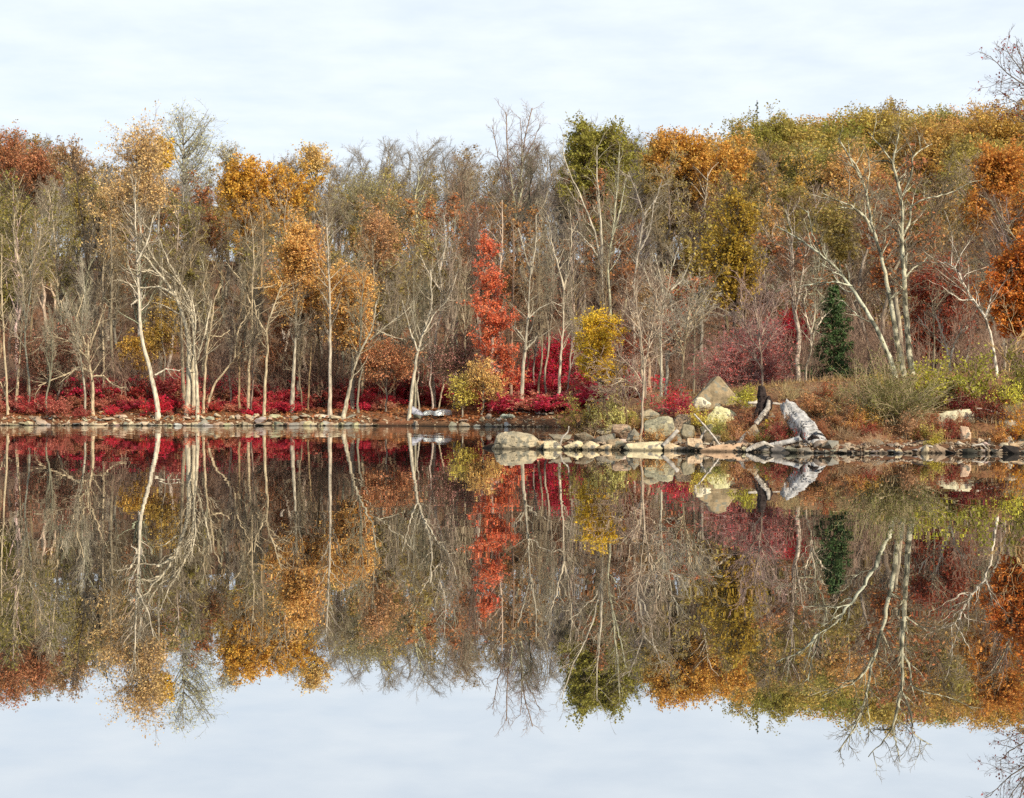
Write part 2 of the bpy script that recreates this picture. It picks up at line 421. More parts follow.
def crowned(label, base, crowns, leafc, D=None, name='autumn_tree', w=5, lsize=.22, leaves=5, bark=GREY, twig=TW_BROWN, seed=0, clump=1.0, subs=6, depth=.8, tw=5, cat='tree', group=None, thin=1.0, grow=1.13):
    """crowns: (cx, cy, rx, ry, clumps) ellipses in the photo; filled with limbs ending in leafy sprays"""
    r = np.random.default_rng(seed + 5000)
    if D is None: D = hitD(*base)
    gx_ = (base[0] - CX) / F * D; z0 = h1(gx_, D)
    root = empty(name, (gx_, D, z0)); tag(root, label, cat, group)
    O = np.array([gx_, D, z0]); k = D / F
    zt = max(EYE - (c[1] - HY) * k + c[3] * k * .6 for c in crowns)
    ct = min(crowns, key=lambda c: c[1] - c[3])
    top = np.array([(ct[0] - CX) * k, D, zt]) - O
    n = 14
    q = np.linspace(0, 1, n)[:, None]
    tr = q * top + np.array([[0, 0, -.25]]) * (1 - q); tr[1:, :2] += np.cumsum(r.normal(size=(n - 1, 2)) * .07 * D / 100, axis=0)
    R = (w * .5 * k * (1 - .88 * q[:, 0]))
    g = Geo(); g.tubes(tr[None], R[None], 7)
    b = Geo(); lf = Geo()
    gs = grow
    ells = [(P3(cx, cy, D) - O, np.array([rx * k * gs, rx * k * depth, ry * k * gs]), int(nc * 1.35)) for (cx, cy, rx, ry, nc) in crowns]
    crown_core(r, tr, R, ells, k, w, clump, subs, tw, leaves, lsize, b, lf, thin)
    obj('trunk', g.mesh('trunk', M_BARK, True), root, bark)
    obj('branches', b.mesh('branches', M_TWIG), root, twig)
    obj('foliage', lf.mesh('foliage', M_LEAF), root, leafc)
    return root
def make_proto(seed, barkmat=M_BARK, **kw):
    g, b, lf = gen_tree(seed, **kw)
    return (g.mesh('trunk', barkmat, True), b.mesh('branches', M_TWIG), lf.mesh('foliage', M_LEAF) if lf else None)

BARE = [make_proto(100 + i, crown0=.3 + .05 * (i % 3), ang=.6 + .1 * (i % 3), reach=.2 + .03 * (i % 3)) for i in range(6)]
SPARSE = [make_proto(200 + i, leaf=2.4, lsize=.27, crown0=.3 + .05 * i) for i in range(4)]

def dense_proto(seed):
    r = np.random.default_rng(seed); n = 12; q = np.linspace(0, 1, n)[:, None]
    tr = q * np.array([[0, 0, 14.5]]); tr[1:, :2] += np.cumsum(r.normal(size=(n - 1, 2)) * .12, axis=0); tr[0, 2] = -.3
    R = .2 * (1 - .88 * q[:, 0]); g = Geo(); g.tubes(tr[None], R[None], 7); b = Geo(); lf = Geo()
    ells = [(np.array([0, 0, 12.2]), np.array([3.6, 3.6, 3.6]), 42), (np.array([r.normal() * 1.2, r.normal() * 1.2, 8.8]), np.array([3.2, 3.2, 2.6]), 20)]
    crown_core(r, tr, R, ells, .12, 3.4, 1.0, 6, 5, 5, .36, b, lf)
    return (g.mesh('trunk', M_BARK, True), b.mesh('branches', M_TWIG), lf.mesh('foliage', M_LEAF))
DENSE = [dense_proto(300 + i) for i in range(5)]


def place(proto, name, x, y, H, wide, rz, bark, twig, leafc, label, cat, group):
    z = h1(x, y) - .05
    s = H / 16.
    e = empty(name, (x, y, z), rz, (s * wide, s * wide, s))
    tag(e, label, cat, group)
    obj('trunk', proto[0], e, bark); obj('branches', proto[1], e, twig)
    if proto[2] is not None: obj('foliage', proto[2], e, leafc)
    return e

SKY = ([-200, 0, 50, 75, 100, 135, 215, 260, 300, 340, 400, 445, 480, 520, 560, 590, 640, 700, 740, 780, 850, 950, 1024, 1200],
       [140, 137, 140, 152, 158, 162, 168, 165, 160, 150, 142, 148, 158, 150, 140, 134, 136, 138, 126, 114, 107, 110, 105, 105])
def skyl(px): return float(np.interp(px, *SKY))

def species(px, py, rng):
    """kind and leaf colour of the woods round a point of the hillside"""
    r = rng.random()
    if px < 70:
        if py < 190: return ('S', RUST) if r < .45 else (('D', RUST) if r < .75 else ('B', None))
        return ('S', MOSS) if r < .35 else (('S', OLIVE) if r < .55 else ('B', None))
    if px < 225:
        return ('S', PALEY) if (py < 190 and r < .2) else (('S', OLIVE) if r < .25 else (('S', RUST) if r < .42 else ('B', None)))
    if px < 330: return ('D', GOLD) if (py < 200 and r < .35) else (('S', OLIVE) if r < .35 else (('S', RUST) if r < .5 else ('B', None)))
    if px < 450:
        if py < 208: return ('B', 'dark')
        return ('S', OLIVE) if r < .45 else (('S', AMBER) if r < .52 else ('B', None))
    if px < 560:
        return ('B', 'dark' if r < .4 else None) if py < 185 else (('S', RUST) if r < .3 else ('B', None))
    if px < 640: return ('D', MOSS) if (py < 165 and r < .3) else (('S', RUST) if r < .25 else ('B', 'dark' if r > .7 else None))
    if px < 755:
        if py < 190: return ('D', AMBER) if r < .6 else ('D', OLIVE)
        return ('S', OLIVE) if r < .35 else (('S', RUST) if r < .5 else ('B', None))
    if py < 190: return [('D', OLIVE), ('D', GOLD), ('D', AMBER), ('D', OLIVE), ('D', MOSS), ('D', GOLD)][int(r * 6)]
    if py < 260: return [('S', OLIVE), ('S', GOLD), ('D', OLIVE), ('B', None), ('S', AMBER), ('S', OLIVE), ('B', None)][int(r * 7)]
    return ('S', RUST) if r < .3 else (('S', OLIVE) if r < .45 else ('B', 'mauve' if r > .7 else None))

def zone(px):
    return ('above the left end of the shore' if px < 200 else 'behind the golden trees' if px < 400 else
            'behind the red maple' if px < 600 else 'behind the pyramid rock' if px < 800 else 'behind the leaning white trunks')

CN = {RUST: 'rust brown', MOSS: 'moss green', OLIVE: 'olive', PALEY: 'pale yellow', GOLD: 'golden', AMBER: 'amber'}
def jitter(c, rng, a=.15):
    k = 1 + a * rng.normal(); return tuple(float(np.clip(v * k * (1 + .05 * rng.normal()), 0, 1)) for v in c)

rng = np.random.default_rng(11)
cand = []
for yy in np.arange(134, 246, 6.8):
    half = yy * .40
    for xx in np.arange(-half, half, 6.9):
        cand.append((xx + rng.uniform(-2.6, 2.6), yy + rng.uniform(-2.8, 2.8)))
for yy in np.arange(72, 126, 9):          # the flat wood behind the point
    for xx in np.arange(11.5 if yy > 95 else 13 + (95 - yy) * .1, yy * .42, 6.0):
        cand.append((xx + rng.uniform(-2, 2), yy + rng.uniform(-3, 3)))
print('forest candidates', len(cand))
individual = []; mass = []
# the nearest of them are things of their own, the far ones beyond are one mass
cand.sort(key=lambda c: c[1])
for i, (x, y) in enumerate(cand):
    px = CX + F * x / y
    H = rng.uniform(12.5, 18.5)
    if y < 126: H = rng.uniform(7.5, 11.5)
    g = h1(x, y)
    top = skyl(px) + rng.uniform(0, 22) + (14 if rng.random() < .3 else 0)
    Hmax = (HY - top) / F * y + EYE - g
    if Hmax < 6: continue
    if y < 126 and 690 < px < 765: continue
    H = min(H, Hmax)
    if y > 195: H = max(H, min(Hmax, 21))
    pyc = HY - F * (g + .75 * H - EYE) / y
    kind, c = species(px, pyc, rng)
    if y < 126:
        kind, c = ('B', 'mauve') if rng.random() < .6 else (('S', RUST) if rng.random() < .35 else ('B', None))
    rec = (x, y, H, px, pyc, kind, c)
    (individual if len(individual) < 262 and (y < 190 or kind == 'D') else mass).append(rec)
print('individual', len(individual), 'mass', len(mass))
for (x, y, H, px, pyc, kind, c) in individual:
    w = rng.uniform(.85, 1.15) * (1.15 if kind == 'D' else 1) * (16 / max(H, 11)) ** .5
    rz = rng.uniform(0, 6.28)
    tb = jitter([GREY, PALE, TAN, GREY, (.4, .33, .23), BROWN][int(rng.integers(6))], rng)
    tw = jitter({'dark': (.18, .16, .15), 'mauve': TW_MAUVE}.get(c, [TW_GREY, TW_BROWN, TW_GREY, TW_PALE][int(rng.integers(4))]), rng)
    if kind == 'B':
        a = {'dark': 'dark grey leafless', 'mauve': 'purplish brown leafless'}.get(c, 'grey brown leafless')
        lb = a + ' tree in the woods ' + zone(px)
        place(BARE[int(rng.integers(6))], 'bare_tree', x, y, H, w, rz, tb, tw, None, lb, 'tree', a + ' trees ' + zone(px))
    else:
        lb = CN[c] + (' full crowned tree on the wooded hillside ' if kind == 'D' else ' thin leaved tree in the woods ') + zone(px)
        pr = (DENSE[int(rng.integers(5))] if kind == 'D' else SPARSE[int(rng.integers(4))])
        place(pr, 'autumn_tree', x, y, H, w, rz, tb, tw, jitter(c, rng, .12), lb, 'tree', lb.replace(' tree ', ' trees '))

# the rest of the hillside woods: one mass of bare and thin leaved trees
def merged(name, recs, color_of, protos, mat, label, cat='woodland', extra=None):
    g = Geo()
    data = []
    for me in protos:
        v = np.empty(len(me.vertices) * 3, np.float32); me.vertices.foreach_get('co', v)
        q = np.empty(len(me.loops), np.int32); me.loops.foreach_get('vertex_index', q)
        data.append((v.reshape(-1, 3), q.reshape(-1, 4)))
    for (x, y, s, w, rz, k) in recs:
        v, q = data[k % len(data)]
        c, sn = math.cos(rz), math.sin(rz)
        V = np.stack([(v[:, 0] * c - v[:, 1] * sn) * w + x, (v[:, 0] * sn + v[:, 1] * c) * w + y, v[:, 2] * s + h1(x, y)], 1)
        g.add(V, q)
    me = g.mesh(name, mat)
    return me
if mass:
    r_ = [(x, y, H / 16, H / 16 * 1.1, rng.uniform(0, 6.28), int(rng.integers(100))) for (x, y, H, px, pyc, kind, c) in mass]
    root = obj('distant_woods', merged('trunks', r_, None, [p[0] for p in BARE[:3]], M_BARK, ''), None, GREY)
    tag(root, 'mass of grey brown woods on the upper hillside under the skyline', 'woods', kind='stuff')
    obj('twigs', merged('twigs', r_, None, [p[1] for p in BARE[:3]], M_TWIG, ''), root, (.27, .23, .18))
    rl = [r for r, m in zip(r_, mass) if m[5] != 'B' or m[3] > 740]
    if rl:
        obj('leaves', merged('leaves', rl, None, [p[2] for p in SPARSE[:3]], M_LEAF, ''), root, (.42, .27, .07))

# slim pale poles of the front row
for i in range(58):
    px = rng.uniform(-30, 700); y = rng.uniform(117.5, 133)
    if 470 < px < 520 or 118 < px < 216: continue
    x = (px - CX) / F * y
    if h1(x, y) < .5: continue
    zn_ = 'left of the pale clump' if px < 180 else 'under the golden and orange crowns' if px < 400 else 'near the scarlet maple' if px < 600 else 'behind the low point'
    H = rng.uniform(7, 15)
    e = place(BARE[int(rng.integers(6))], 'bare_tree', x, y, H, .55 * (16 / H) ** .6, rng.uniform(0, 6.28), jitter([PALE, GREY, (.42, .35, .24), TAN][int(rng.integers(4))], rng, .25), jitter(TW_PALE, rng), None,
              'slim pale leafless tree in the front row ' + zn_, 'tree', 'slim pale trees in the front row ' + zn_)

# understorey: thin saplings and brush on the slope, uncountable
def brush_proto(seed, H=3.2, stems=9, leaf=0):
    rng = np.random.default_rng(seed)
    P = np.zeros((stems, 6, 3)); az = rng.random(stems) * 6.28; tilt = rng.random(stems) * .55
    D = np.stack([np.cos(az) * np.sin(tilt), np.sin(az) * np.sin(tilt), np.cos(tilt)], 1)
    cur = rng.normal(size=(stems, 3)) * [.25, .25, 0]; ln = H * (.5 + .6 * rng.random((stems, 1)))
    for i in range(6):
        P[:, i] = cur; cur = cur + D * ln / 5; D = norm(D + .12 * rng.normal(size=D.shape))
    R = np.linspace(.03, .01, 6)[None] * (.7 + .6 * rng.random((stems, 1)))
    b = Geo(); b.tubes(P, R, 3)
    S, SR = children(P, R, 7, rng, .25, 1, .6, .32, 4, .04, .15, .6, .4, .3, rmin=.009); b.tubes(S, SR, 3)
    T, TR = children(S, SR, 4, rng, .2, 1, .6, .5, 2, .04, .15, .7, .5, .3, rmin=.008); b.tubes(T, TR, 3)
    lf = None
    if leaf:
        lf = Geo(); lf.leaves(on_line(T, leaf, rng, .1, .1), .15, rng)
    return b, lf
brush = [brush_proto(400 + i) for i in range(4)]
brush_me = [b.mesh('brush', M_TWIG) for b, _ in brush]
recs = []
for i in range(900):
    y = 124 + 95 * rng.random() ** 1.6; x = rng.uniform(-.4, .4) * y
    s = rng.uniform(.6, 1.7)
    recs.append((x, y, s, s, rng.uniform(0, 6.28), int(rng.integers(100))))
for i in range(210):
    y = rng.uniform(58 if i > 150 else 66, 122); x = rng.uniform(11 + (120 - y) * .05 if i < 150 else .37 * y, .4 * y if i < 150 else .62 * y)
    s = rng.uniform(.5, 1.1); recs.append((x, y, s, s, rng.uniform(0, 6.28), int(rng.integers(100))))
und = obj('woodland_undergrowth', merged('woodland_undergrowth', recs, None, brush_me, M_TWIG, ''), None, (.3, .2, .14))
tag(und, 'thin brown saplings and brush between the trunks of the hillside', 'undergrowth', kind='stuff')

# fallen leaves: stuff
def leaf_scatter(name, pts, size, color, label, cat='leaves'):
    g = Geo(); r = np.random.default_rng(len(pts))
    n = len(pts)
    N = r.normal(size=(n, 3)) * .5; N[:, 2] = 1; N = norm(N)
    A = norm(np.cross(N, r.normal(size=(n, 3)))); Bv = np.cross(N, A); sz = size * (.6 + .8 * r.random((n, 1)))
    V = np.stack([pts - A * sz * .5, pts + Bv * sz * .35, pts + A * sz * .5 + N * sz * .1, pts - Bv * sz * .35], 1).reshape(-1, 3)
    g.add(V, np.arange(4 * n).reshape(-1, 4))
    o = obj(name, g.mesh(name, M_LEAF), None, color); tag(o, label, cat, kind='stuff'); return o
n = 42000
yy = 112 + 60 * rng.random(n) ** 2; xx = rng.uniform(-.42, .4, n) * yy; zz = height(xx, yy)
k = zz > .25; pts = np.stack([xx, yy, zz + .03 + .12 * rng.random(n)], 1)[k]
leaf_scatter('fallen_leaves', pts, .26, (.5, .2, .08), 'rusty fallen leaves covering the ground under the shore trees')
n = 21000
yy = 46.5 + 30 * rng.random(n) ** 1.5; xx = rng.uniform(-.02, .6, n) * yy; zz = height(xx, yy)
k = zz > .3; pts = np.stack([xx, yy, zz + .02 + .08 * rng.random(n)], 1)[k]
leaf_scatter('dry_leaf_litter', pts, .13, (.46, .26, .11), 'brown leaf litter lying between the rocks of the point')

# ------------------------------------------------------------------ traced bare trees
def traced(label, base, stems, w0, w1=1.2, D=None, bark=PALE, twig=TW_GREY, tw=1.0, name='bare_tree', seed=0, leaf=None, mat=None, limb=.2, group=None, up=.1, cat='tree', t0=.45, lsize=.22):
    """stems: lists of photo points from the foot upward; each gets its own depth wander"""
    r = np.random.default_rng(seed + 1000)
    if D is None: D = hitD(*base)
    gx_ = (base[0] - CX) / F * D
    z0 = h1(gx_, D)
    root = empty(name, (gx_, D, z0)); tag(root, label, cat, group)
    bark = (bark[0] * .98, bark[1] * .93, bark[2] * .82)
    O = np.array([gx_, D, z0])
    g = Geo(); b = Geo(); lf = Geo() if leaf else None
    px2m = D / F
    drift0 = r.normal() * .03
    for si, st in enumerate(stems):
        if isinstance(st, dict): pts = st['p']; a, c = st['w']; dep = st.get('d', 0)
        else: pts = st; a, c = (w0, w1); dep = r.normal() * .35
        pts3 = []
        L = len(pts)
        for i, (px, py) in enumerate(pts):
            t = i / max(1, L - 1)
            Yd = D + dep * t * 2.2 + (.25 * r.normal() if 0 < i else 0) + (0 if 'd' not in (st if isinstance(st, dict) else {}) else 0)
            pts3.append(P3(px, py, Yd))
        if si == 0 or (isinstance(st, dict) and st.get('foot')):
            f_ = pts3[0].copy(); f_[2] = min(h1(f_[0], f_[1]) - .25, f_[2] - .1); pts3.insert(0, f_)
        n = max(8, min(26, int(4 + 2.2 * len(pts) + 4)))
        P = (smooth_path(pts3, n, r, .012 * D / 60) - O)[None]
        R = (np.linspace(a ** .5, c ** .5, n) ** 2 * .43 * px2m)[None]
        if si == 0: R[0, 0] *= 1.3
        g.tubes(P, R, 8)
        ln = np.linalg.norm(np.diff(P[0], axis=0), axis=1).sum()
        hpx = ln / px2m
        m = max(4, int(hpx / 8 * tw))
        Lb, LR = children(P, R, m, r, t0 if (si == 0 or (isinstance(st, dict) and st.get('foot'))) else .1, 1, .75, limb, 6, up, .16, .45, .3, .3, labs=min(ln * .42, limb * 13), rmin=.028 * (D / 115) ** .5)
        g.tubes(Lb, LR, 4)
        S, SR = children(Lb, LR, 5, r, .15, 1, .7, .5, 4, .06, .2, .6, .4, .3, rmin=.013 * (D / 115) ** .6); b.tubes(S, SR, 3)
        T, TR = children(S, SR, 4, r, .15, 1, .65, .55, 3, .04, .2, .7, .5, .3, rmin=.01 * (D / 115) ** .6); b.tubes(T, TR, 3)
        if leaf:
            base_ = T[r.random(len(T)) < leaf[1]]
            lf.leaves(on_line(base_, 3, r, .1, .12), lsize, r)
    obj('trunk', g.mesh('trunk', mat or M_BARK, True), root, bark)
    obj('branches', b.mesh('branches', M_TWIG), root, twig)
    if leaf: obj('foliage', lf.mesh('foliage', M_LEAF), root, leaf[0])
    return root

_s = [0]
def T_(label, base, stems, w0, **kw):
    _s[0] += 1
    return traced(label, base, stems, w0, seed=_s[0], **kw)
def st(p, a, c, foot=False): return {'p': p, 'w': (a, c), 'foot': foot}

# ---- left shore
T_('thin pale trunk at the left edge of the woods with a branch near its foot', (8, 416), [[(8, 416), (4, 345), (1, 270), (2, 235)], st([(9, 410), (4, 390), (-6, 372)], 2, 1)], 3)
T_('slim forked pale tree second from the left edge', (15, 412), [[(15, 412), (20, 360), (23, 305), (23, 278)], st([(23, 278), (17, 258), (13, 232), (16, 205)], 2.5, 1), st([(23, 278), (30, 268), (38, 250), (42, 225)], 2.5, 1), st([(23, 300), (28, 290), (45, 280)], 1.8, 1)], 4)
T_('slender tan trunk just right of the slim forked tree', (27, 411), [[(27, 411), (31, 340), (33, 280), (36, 240), (35, 210)]], 4, bark=TAN)
T_('tall grey trunk standing deeper in the woods above the spreading dead tree', (60, 396), [[(60, 396), (58, 330), (57, 255), (52, 215), (48, 190)], st([(57, 290), (66, 260), (70, 230)], 2.5, 1)], 5, D=138, bark=PALE)
T_('low dead tree with wide bleached limbs spreading over the red bushes', (93, 416), [[(93, 416), (93, 385), (89, 362), (88, 340)], st([(90, 372), (80, 367), (68, 374), (52, 380), (38, 386)], 3.2, 1), st([(89, 360), (72, 342), (52, 336), (34, 338)], 2.6, 1), st([(82, 350), (66, 322), (60, 300)], 2.2, 1), st([(92, 376), (104, 376), (112, 384), (122, 388)], 2.5, 1), st([(89, 350), (98, 326), (108, 300)], 2.2, 1), st([(86, 345), (76, 320), (84, 295)], 2, 1)], 5, tw=1.3, up=.0)
T_('dark forked tree with blackish bark behind the dead spreading tree', (95, 400), [[(95, 400), (94, 330), (90, 280), (87, 250)], st([(90, 275), (84, 230), (78, 195), (76, 165)], 4, 1), st([(91, 270), (98, 232), (102, 200), (108, 165)], 4, 1), st([(94, 300), (104, 262), (112, 235), (122, 205)], 3, 1)], 7, D=134, bark=DARK, twig=(.16, .14, .12))
T_('straight mid brown trunk right of the dark forked tree', (113, 396), [[(113, 396), (111, 330), (112, 260), (110, 215)]], 5, D=128, bark=GREY)
T_('thin pale pole trunk beside the straight brown trunk', (104, 400), [[(104, 400), (103, 330), (103, 270), (105, 240)]], 3, D=124)
T_('crooked white trunk with a kink and one low side limb', (158, 408), [[(158, 408), (150, 368), (141, 338), (139, 300), (137, 258), (135, 215), (136, 180)], st([(155, 375), (166, 369), (180, 371)], 2.4, 1), st([(138, 300), (131, 305)], 3, 1.5), st([(137, 262), (148, 240), (154, 215)], 2.4, 1)], 6.2, D=117.6, bark=(.66, .6, .5))
T_('thick ivory trunk arching over to the left in the many stemmed clump', (188, 405), [[(188, 405), (190, 350), (184, 318), (176, 296), (162, 276), (149, 262), (141, 238), (138, 212)], st([(176, 296), (160, 287), (140, 288), (117, 279)], 3.4, 1), st([(160, 275), (150, 270), (142, 272), (128, 268)], 2.5, 1), st([(150, 262), (140, 252), (128, 250)], 2.5, 1)], 8.5, D=118.2, bark=(.62, .56, .44))
T_('second arching stem of the pale clump leaning toward the white trunk', (193, 408), [[(193, 408), (194, 330), (190, 300), (180, 282), (160, 268), (148, 248), (143, 222)], st([(180, 282), (168, 262), (160, 240)], 2.5, 1)], 6, D=118.6, bark=(.62, .56, .44))
T_('shaggy pale trunk at the front of the many stemmed clump', (198, 420), [[(198, 420), (197, 380), (194, 345), (196, 318), (192, 300)], st([(197, 360), (206, 330), (212, 300)], 2.5, 1)], 5, tw=1.5, D=117.2, bark=(.62, .56, .44))
T_('upright grey stem at the back of the pale clump', (184, 402), [[(184, 402), (182, 340), (180, 300), (184, 255)]], 5.5, bark=GREY, D=122)
T_('slim forked tree just right of the pale clump', (203, 413), [[(203, 413), (206, 360), (212, 322), (208, 302), (203, 285)], st([(212, 322), (214, 300), (222, 285)], 2.2, 1), st([(208, 335), (220, 337), (230, 330)], 2, 1)], 3.6)
T_('slanting pale stem leaning far over to the right', (206, 412), [[(206, 412), (214, 385), (234, 360), (247, 346), (262, 332)], st([(234, 360), (238, 330), (250, 310)], 2, 1)], 3.4)
T_('thin tree with a long limb reaching up to the left', (239, 411), [[(239, 411), (239, 360), (238, 325), (236, 305), (224, 278), (216, 268)], st([(238, 320), (246, 290), (250, 270)], 2, 1)], 3.2, bark=TAN)
T_('bright slim trunk with a bend below a fork left of the orange oak', (248, 412), [[(248, 412), (249, 370), (252, 330), (252, 295), (254, 262), (252, 225)], st([(253, 288), (266, 288), (276, 284)], 1.8, 1), st([(252, 305), (240, 280), (226, 262)], 2, 1)], 4)
T_('broad grey brown trunk behind the bright slim trunk', (259, 402), [[(259, 402), (260, 340), (261, 290), (263, 240), (262, 200)]], 6.5, D=130, bark=TAN, leaf=(AMBER, .1))
T_('white stem rooted at the stones with a dark knot halfway up', (264, 417), [[(264, 417), (265, 380), (268, 350), (266, 330), (274, 305), (283, 282)], st([(266, 332), (256, 316), (254, 300)], 2, 1)], 4.2)
T_('stout grey trunk with a shaggy top under the orange oak', (292, 413), [[(292, 413), (294, 370), (296, 335), (296, 300)]], 6.5, tw=1.6, bark=(.5, .46, .38), t0=.6)
T_('thin pole between the shaggy trunk and the tall straight trunk', (308, 410), [[(308, 410), (310, 370), (312, 330)]], 2.5, bark=TAN)
T_('narrow tan trunk left of the tall straight trunk', (318, 410), [[(318, 410), (319, 350), (317, 300), (320, 250)]], 3.2, D=124, bark=TAN)
T_('tall straight pale trunk rising through the two orange crowns', (330, 414), [[(330, 414), (330, 350), (330, 300), (328, 250), (326, 215)]], 5, bark=(.56, .5, .42))
T_('leaning trunk at the water with a mossy foot below the orange crown', (343, 418), [[(343, 418), (347, 400), (353, 372), (360, 352), (370, 332)], st([(360, 352), (372, 330), (377, 300)], 2.6, 1), st([(370, 340), (384, 328), (400, 316), (412, 306)], 2, 1), st([(376, 330), (390, 336), (405, 340)], 1.8, 1)], 6, bark=(.52, .47, .37))
T_('grey trunk with a dark foot behind the leaning shore trunk', (361, 406), [[(361, 406), (363, 370), (368, 320), (374, 280), (372, 240)]], 4.5, D=124, bark=GREY)
T_('tall tree tapering from a broad foot left of the boats', (409, 419), [[(409, 419), (412, 390), (417, 355), (424, 330), (432, 305), (430, 270)], st([(418, 352), (410, 330), (402, 300)], 2.4, 1), st([(424, 332), (436, 312), (448, 300)], 2.2, 1)], 5, bark=(.6, .55, .45))
T_('smooth pale trunk curving right above the boats', (434, 408), [[(434, 408), (433, 360), (436, 330), (441, 315), (442, 290), (438, 262), (434, 235)], st([(441, 312), (452, 290), (458, 268)], 2.5, 1), st([(440, 290), (428, 272), (420, 255)], 2.5, 1), st([(440, 270), (446, 245), (444, 215)], 2.5, 1)], 5.5, bark=(.56, .5, .41), tw=1.4)
T_('thin slanting stem beside the curving pale trunk', (438, 410), [[(438, 410), (443, 385), (447, 360), (446, 335)]], 2, bark=PALE)
T_('pale trunk standing inside the red maple on its right side', (494, 405), [[(494, 405), (495, 360), (497, 310), (500, 265), (503, 235), (502, 200)]], 3.2, D=116.5, bark=(.62, .5, .4), tw=.5)
T_('thicker brown trunk on the right flank of the red maple', (511, 410), [[(511, 410), (511, 360), (512, 310), (514, 262), (513, 225)]], 4.5, D=118, bark=(.36, .26, .2), tw=.7)
T_('grey forked trunk with a jagged broken limb right of the red maple', (521, 414), [[(521, 414), (523, 370), (526, 340), (529, 300), (531, 262)], st([(531, 275), (524, 250), (518, 228)], 2.6, 1), st([(531, 275), (536, 245), (536, 215)], 2.8, 1), st([(525, 350), (534, 342), (537, 336)], 3, 1.5), st([(524, 340), (519, 332), (512, 326)], 2.2, 1), st([(529, 318), (540, 308), (552, 302), (562, 306)], 2, 1)], 6, bark=(.5, .46, .38), tw=.8)
T_('slim pale tree with a narrow crown of upright forks', (558, 410), [[(558, 410), (560, 370), (563, 330), (564, 290)], st([(564, 290), (558, 265), (552, 245), (548, 215)], 2.6, 1), st([(564, 290), (569, 262), (572, 240), (570, 210)], 2.6, 1)], 4.6, bark=(.56, .5, .4))
T_('thin trunk rising beside the yellow tree', (575, 396), [[(575, 396), (576, 340), (576, 300), (572, 275)], st([(576, 300), (586, 290), (600, 284)], 1.6, 1)], 2.6, bark=TAN)
T_('thin leaning grey stem over the crimson bushes', (541, 398), [[(541, 398), (540, 370), (538, 340), (532, 318)]], 2, bark=GREY)
T_('great pale forked tree with long limbs fanning above the yellow tree', (606, 400), [[(606, 400), (605, 340), (603, 300), (602, 262)], st([(602, 264), (594, 230), (580, 195), (566, 165), (562, 148)], 3.2, 1), st([(602, 262), (601, 220), (597, 180), (597, 145)], 3.6, 1), st([(602, 262), (590, 245), (578, 232), (568, 228)], 2, 1)], 5, D=130, bark=(.58, .54, .45), tw=.8)
T_('mossy limbed pale tree close right of the great forked tree', (613, 400), [[(613, 400), (612, 340), (609, 290), (608, 262), (613, 232), (617, 190), (619, 152)], st([(612, 240), (620, 210), (626, 178)], 2, 1)], 4.5, D=131, bark=(.5, .5, .38), tw=.8)
T_('bare tree with twin upright leaders above the grey thicket', (634, 396), [[(634, 396), (634, 330), (634, 280), (640, 240), (644, 215), (634, 185), (628, 172)], st([(640, 250), (650, 230), (654, 200)], 2.4, 1), st([(644, 215), (656, 200), (662, 180)], 2, 1)], 4, D=125, bark=(.5, .46, .4))
T_('pale spreading tree with a rounded fan of twigs behind the bank', (661, 385), [[(661, 385), (661, 330), (664, 300), (671, 290)], st([(664, 302), (660, 275), (655, 255)], 2.4, 1), st([(671, 290), (682, 280), (690, 262)], 2.2, 1), st([(666, 296), (672, 268), (678, 248)], 2.2, 1), st([(660, 310), (650, 285), (644, 268)], 2, 1)], 3.5, D=95, twig=TW_PALE, bark=(.6, .56, .46), tw=1.5)
T_('grey thicket tree with layered pale twigs left of the pyramid rock', (682, 388), [[(682, 388), (683, 360), (686, 335), (690, 310)], st([(684, 350), (672, 325), (660, 312), (646, 306)], 2.2, 1), st([(686, 338), (700, 318), (716, 306)], 2.2, 1), st([(686, 330), (692, 300), (694, 282)], 2.2, 1), st([(688, 325), (704, 300), (712, 290)], 2, 1), st([(684, 342), (668, 338), (652, 336)], 1.8, 1)], 3.6, D=82, twig=(.42, .38, .3), tw=2.0, up=.0)
T_('slim grey trunk just left of the pyramid rock', (694, 388), [[(694, 388), (694, 350), (695, 320), (698, 296)]], 2.6, D=80, bark=GREY)

# ---- the point
T_('thin whitish tree rooted among the boulders near the point', (640, 443), [[(640, 443), (642, 420), (643, 390), (645, 365), (649, 345), (653, 322), (656, 296), (655, 275)], st([(644, 365), (640, 330), (636, 300), (637, 280)], 1.8, .8), st([(643, 385), (636, 372), (626, 362), (614, 352)], 1.6, .7), st([(649, 348), (660, 325), (664, 300)], 1.6, .7), st([(642, 400), (634, 385), (622, 378), (606, 380)], 1.4, .7)], 3.0, twig=(.34, .25, .18), bark=(.52, .43, .34), tw=.95, limb=.14, up=.04)
T_('leafless bush of drooping pinkish twigs beside the whitish tree', (628, 432), [[(628, 432), (626, 410), (620, 390), (616, 370)], st([(626, 415), (612, 395), (600, 385)], 1.4, .7), st([(626, 412), (634, 388), (640, 360)], 1.4, .7), st([(624, 408), (606, 398), (594, 402)], 1.2, .7)], 1.8, twig=(.46, .33, .25), bark=TAN, tw=2.2, up=-.02, name='bare_shrub', cat='shrub')
T_('pinkish bare tree with fine twigs behind the black snag', (763, 402), [[(763, 402), (762, 372), (760, 345), (757, 320), (754, 295)], st([(760, 350), (752, 340), (744, 322), (740, 300)], 2, .8), st([(760, 340), (768, 320), (778, 300)], 1.8, .8), st([(762, 368), (750, 352), (742, 345)], 1.6, .8)], 2.8, D=66, twig=(.45, .3, .25), bark=(.46, .36, .3), tw=2.0)
